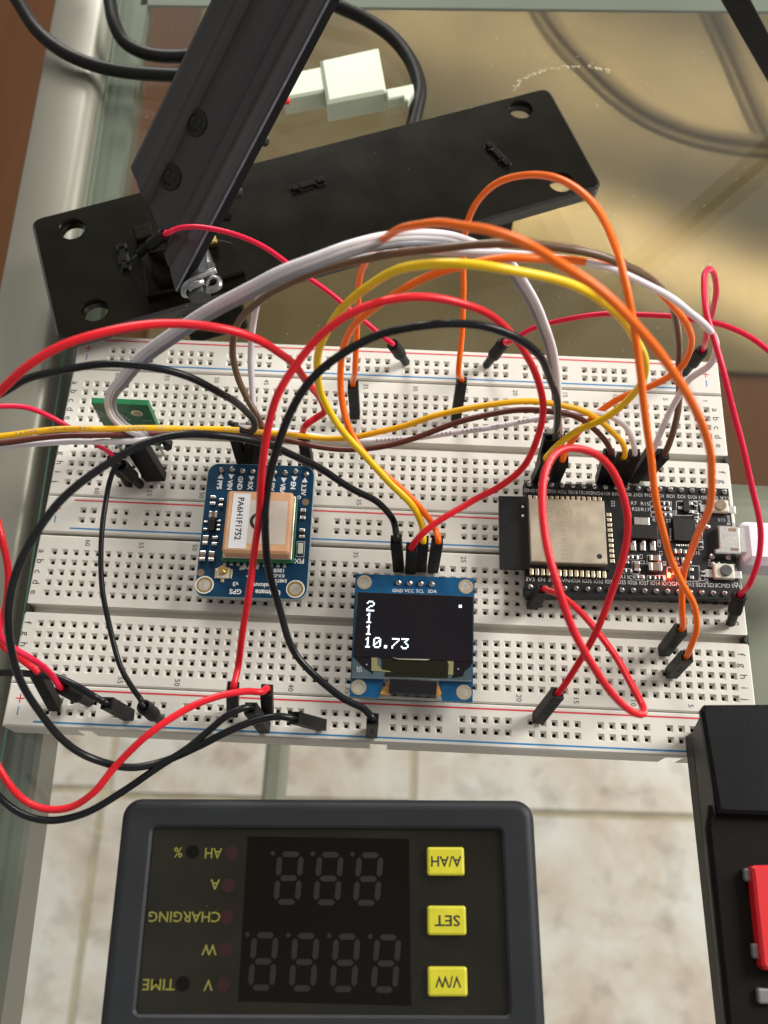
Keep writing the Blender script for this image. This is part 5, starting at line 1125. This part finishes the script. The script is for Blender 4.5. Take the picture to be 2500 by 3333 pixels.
for x, y in ((1000, 500), (987, 639), (979, 777), (972, 919), (965, 1068), (832, 494), (790, 1065)):
    mb = MB(); mb.cyl(ML(x, y), 1.28, WZ - 0.1, WZ + 0.04, 26); mb.build('indicator_lamp', M['meter_led'] if x > 900 else M['meter_disp'], meter)
mb = MB()
for x, y, t, h, w_ in ((770, 498, '%', 1.9, None), (922, 502, 'AH', 1.95, 3.3), (929, 637, 'A', 1.9, None), (797, 777, 'CHARGING', 1.9, 13.6), (904, 919, 'W', 1.95, None), (686, 1070, 'TIME', 1.95, 6.0), (900, 1072, 'V', 1.95, None)):
    mb.text(t, ML(x, y, 0.04), h, mlt, bold=0.012, width=w_)
mb.build('yellow_legend', M['yellow_ink'], meter)
for (x0, y0, x1, y1, t, w_) in ((187, 473, 347, 597, 'A/AH', 5.9), (188, 727, 355, 855, 'SET', 4.8), (190, 990, 360, 1120, 'V/W', 4.8)):
    Bz = P2(cMR, WZ + 1.1); p = Bz((x0 + x1) / 2, (y0 + y1) / 2); ww = (Bz(x1, y0) - Bz(x0, y0)).length; hh_ = (Bz(x0, y1) - Bz(x0, y0)).length
    mb = MB(); mb.box((p.x, p.y, WZ + 0.35), (ww, hh_, 1.5), ma, 0.45); b_ = mb.build('button', M['yellow_btn'], meter)
    mb = MB(); mb.text(t, (p.x + 0.1, p.y - 0.1, WZ + 1.12), 1.95, mlt, bold=0.016, width=w_); mb.build('button_legend', M['black_ink'], b_)
# ================================================================== BLACK BOX WITH RED HOUSING
bx = thing('black_case', (165, -75, TABLE), 'black plastic case with a red housing at the lower right corner', 'case')
def edge(pts): return [(W(x, y, z).x, W(x, y, z).y, z) for x, y, z in pts]
T1, T2 = 19.0, 16.5
# rear raised deck
c0 = W(2281, 2292, T1); c1 = W(2318, 2640, T1); 
deck = [(c0.x + 0.9, c0.y), (c0.x + 60, c0.y + 3), (c0.x + 60, c1.y), (c1.x + 1.2, c1.y - 0.2), (c0.x, c0.y - 1.2)]
mb = MB(); mb.prism(deck, T1 - 1.8, T1, 0, 0, bev=0.7); mb.build('raised_deck', M['box'], bx)
f0 = W(2302, 2692, T2); f1 = W(2378, 3360, T2)
mb = MB(); mb.prism([(c1.x + 0.6, c1.y + 1.5), (c1.x + 60, c1.y + 1.5), (f1.x + 60, f1.y - 22), (f1.x, f1.y - 22), (f0.x, f0.y)], T2 - 1.8, T2, 0, 0, bev=0.8); mb.build('front_deck', M['box_dark'], bx)
# side skirt that tucks in under the decks
s0 = [W(2284, 2340, 8), W(2228, 2398, 0.4), W(2232, 2470, 0.4), W(2344, 3370, 0.4)]
mb = MB()
up_ = [(c0.x + 0.2, c0.y - 2.5, T1 - 1.0), (c1.x + 0.8, c1.y, T1 - 1.2), (f0.x + 0.1, f0.y, T2 - 0.9), (f1.x + 0.1, f1.y - 22, T2 - 0.9)]
lo_ = [(s0[0].x + 2, s0[0].y - 1.5, 0.3), (s0[1].x, s0[1].y, 0.3), (s0[2].x + 0.4, -60, 0.3), (s0[3].x, s0[3].y - 22, 0.3)]
mb.prism([(s0[0].x + 1.5, s0[0].y - 0.5), (s0[1].x + 0.2, s0[1].y), (s0[1].x + 0.2, s0[1].y - 3), (s0[3].x, s0[3].y - 22), (s0[3].x + 60, s0[3].y - 22), (s0[0].x + 60, s0[0].y)], 0.3, 5.0, 0, 0)
k = len(mb.v)
ring_a = [(c0.x + 0.4, c0.y - 1.4, T1 - 0.8), (c1.x + 0.9, c1.y - 0.3, T1 - 0.8), (f0.x + 0.2, f0.y - 0.3, T2 - 0.9), (f1.x + 0.1, f1.y - 22, T2 - 0.9)]
ring_b = [(s0[1].x + 0.2, s0[1].y, 4.9), (s0[1].x + 0.7, s0[1].y - 18, 4.9), (s0[1].x + 0.8, s0[1].y - 24, 4.9), (s0[3].x, s0[3].y - 22, 4.9)]
for i in range(3): mb.quad(ring_a[i], ring_a[i + 1], ring_b[i + 1], ring_b[i])
mb.quad((s0[0].x + 1.5, s0[0].y - 0.5, 4.9), (c0.x + 0.9, c0.y - 0.2, T1 - 1.0), ring_a[0], ring_b[0])
mb.build('side_skirt', M['box_side'], bx)
mb = MB(); mb.box((178, -85, -4.1), (44, 40, 8.8), 0, 0.5); mb.build('base', M['box_side'], bx)
RZ = T2 + 3.0
cR = crop(2150, 2200, 1.952)
Rw = lambda x, y, z=RZ: W(*cR(x, y), z)
mb = MB(); p = [Rw(583, 1215), Rw(605, 1203), Rw(760, 1200), Rw(860, 1875), Rw(672, 1868), Rw(650, 1840)]; mb.prism([(v.x, v.y) for v in p], T2 - 0.5, RZ, bev=0.5); mb.build('red_housing', M['red_conn'], bx)
for x, y, h_ in ((572, 1265, 72), (625, 1750, 78), (660, 2035, 78)):
    mb = MB(); c = Rw(x + 12, y, T2 + 1); mb.box((c.x, c.y, T2 + 0.4), (3.0, h_ / 1.952 / 15.5, 1.6), 0, 0.4); mb.build('contact_tab', M['clip_grey'], bx)
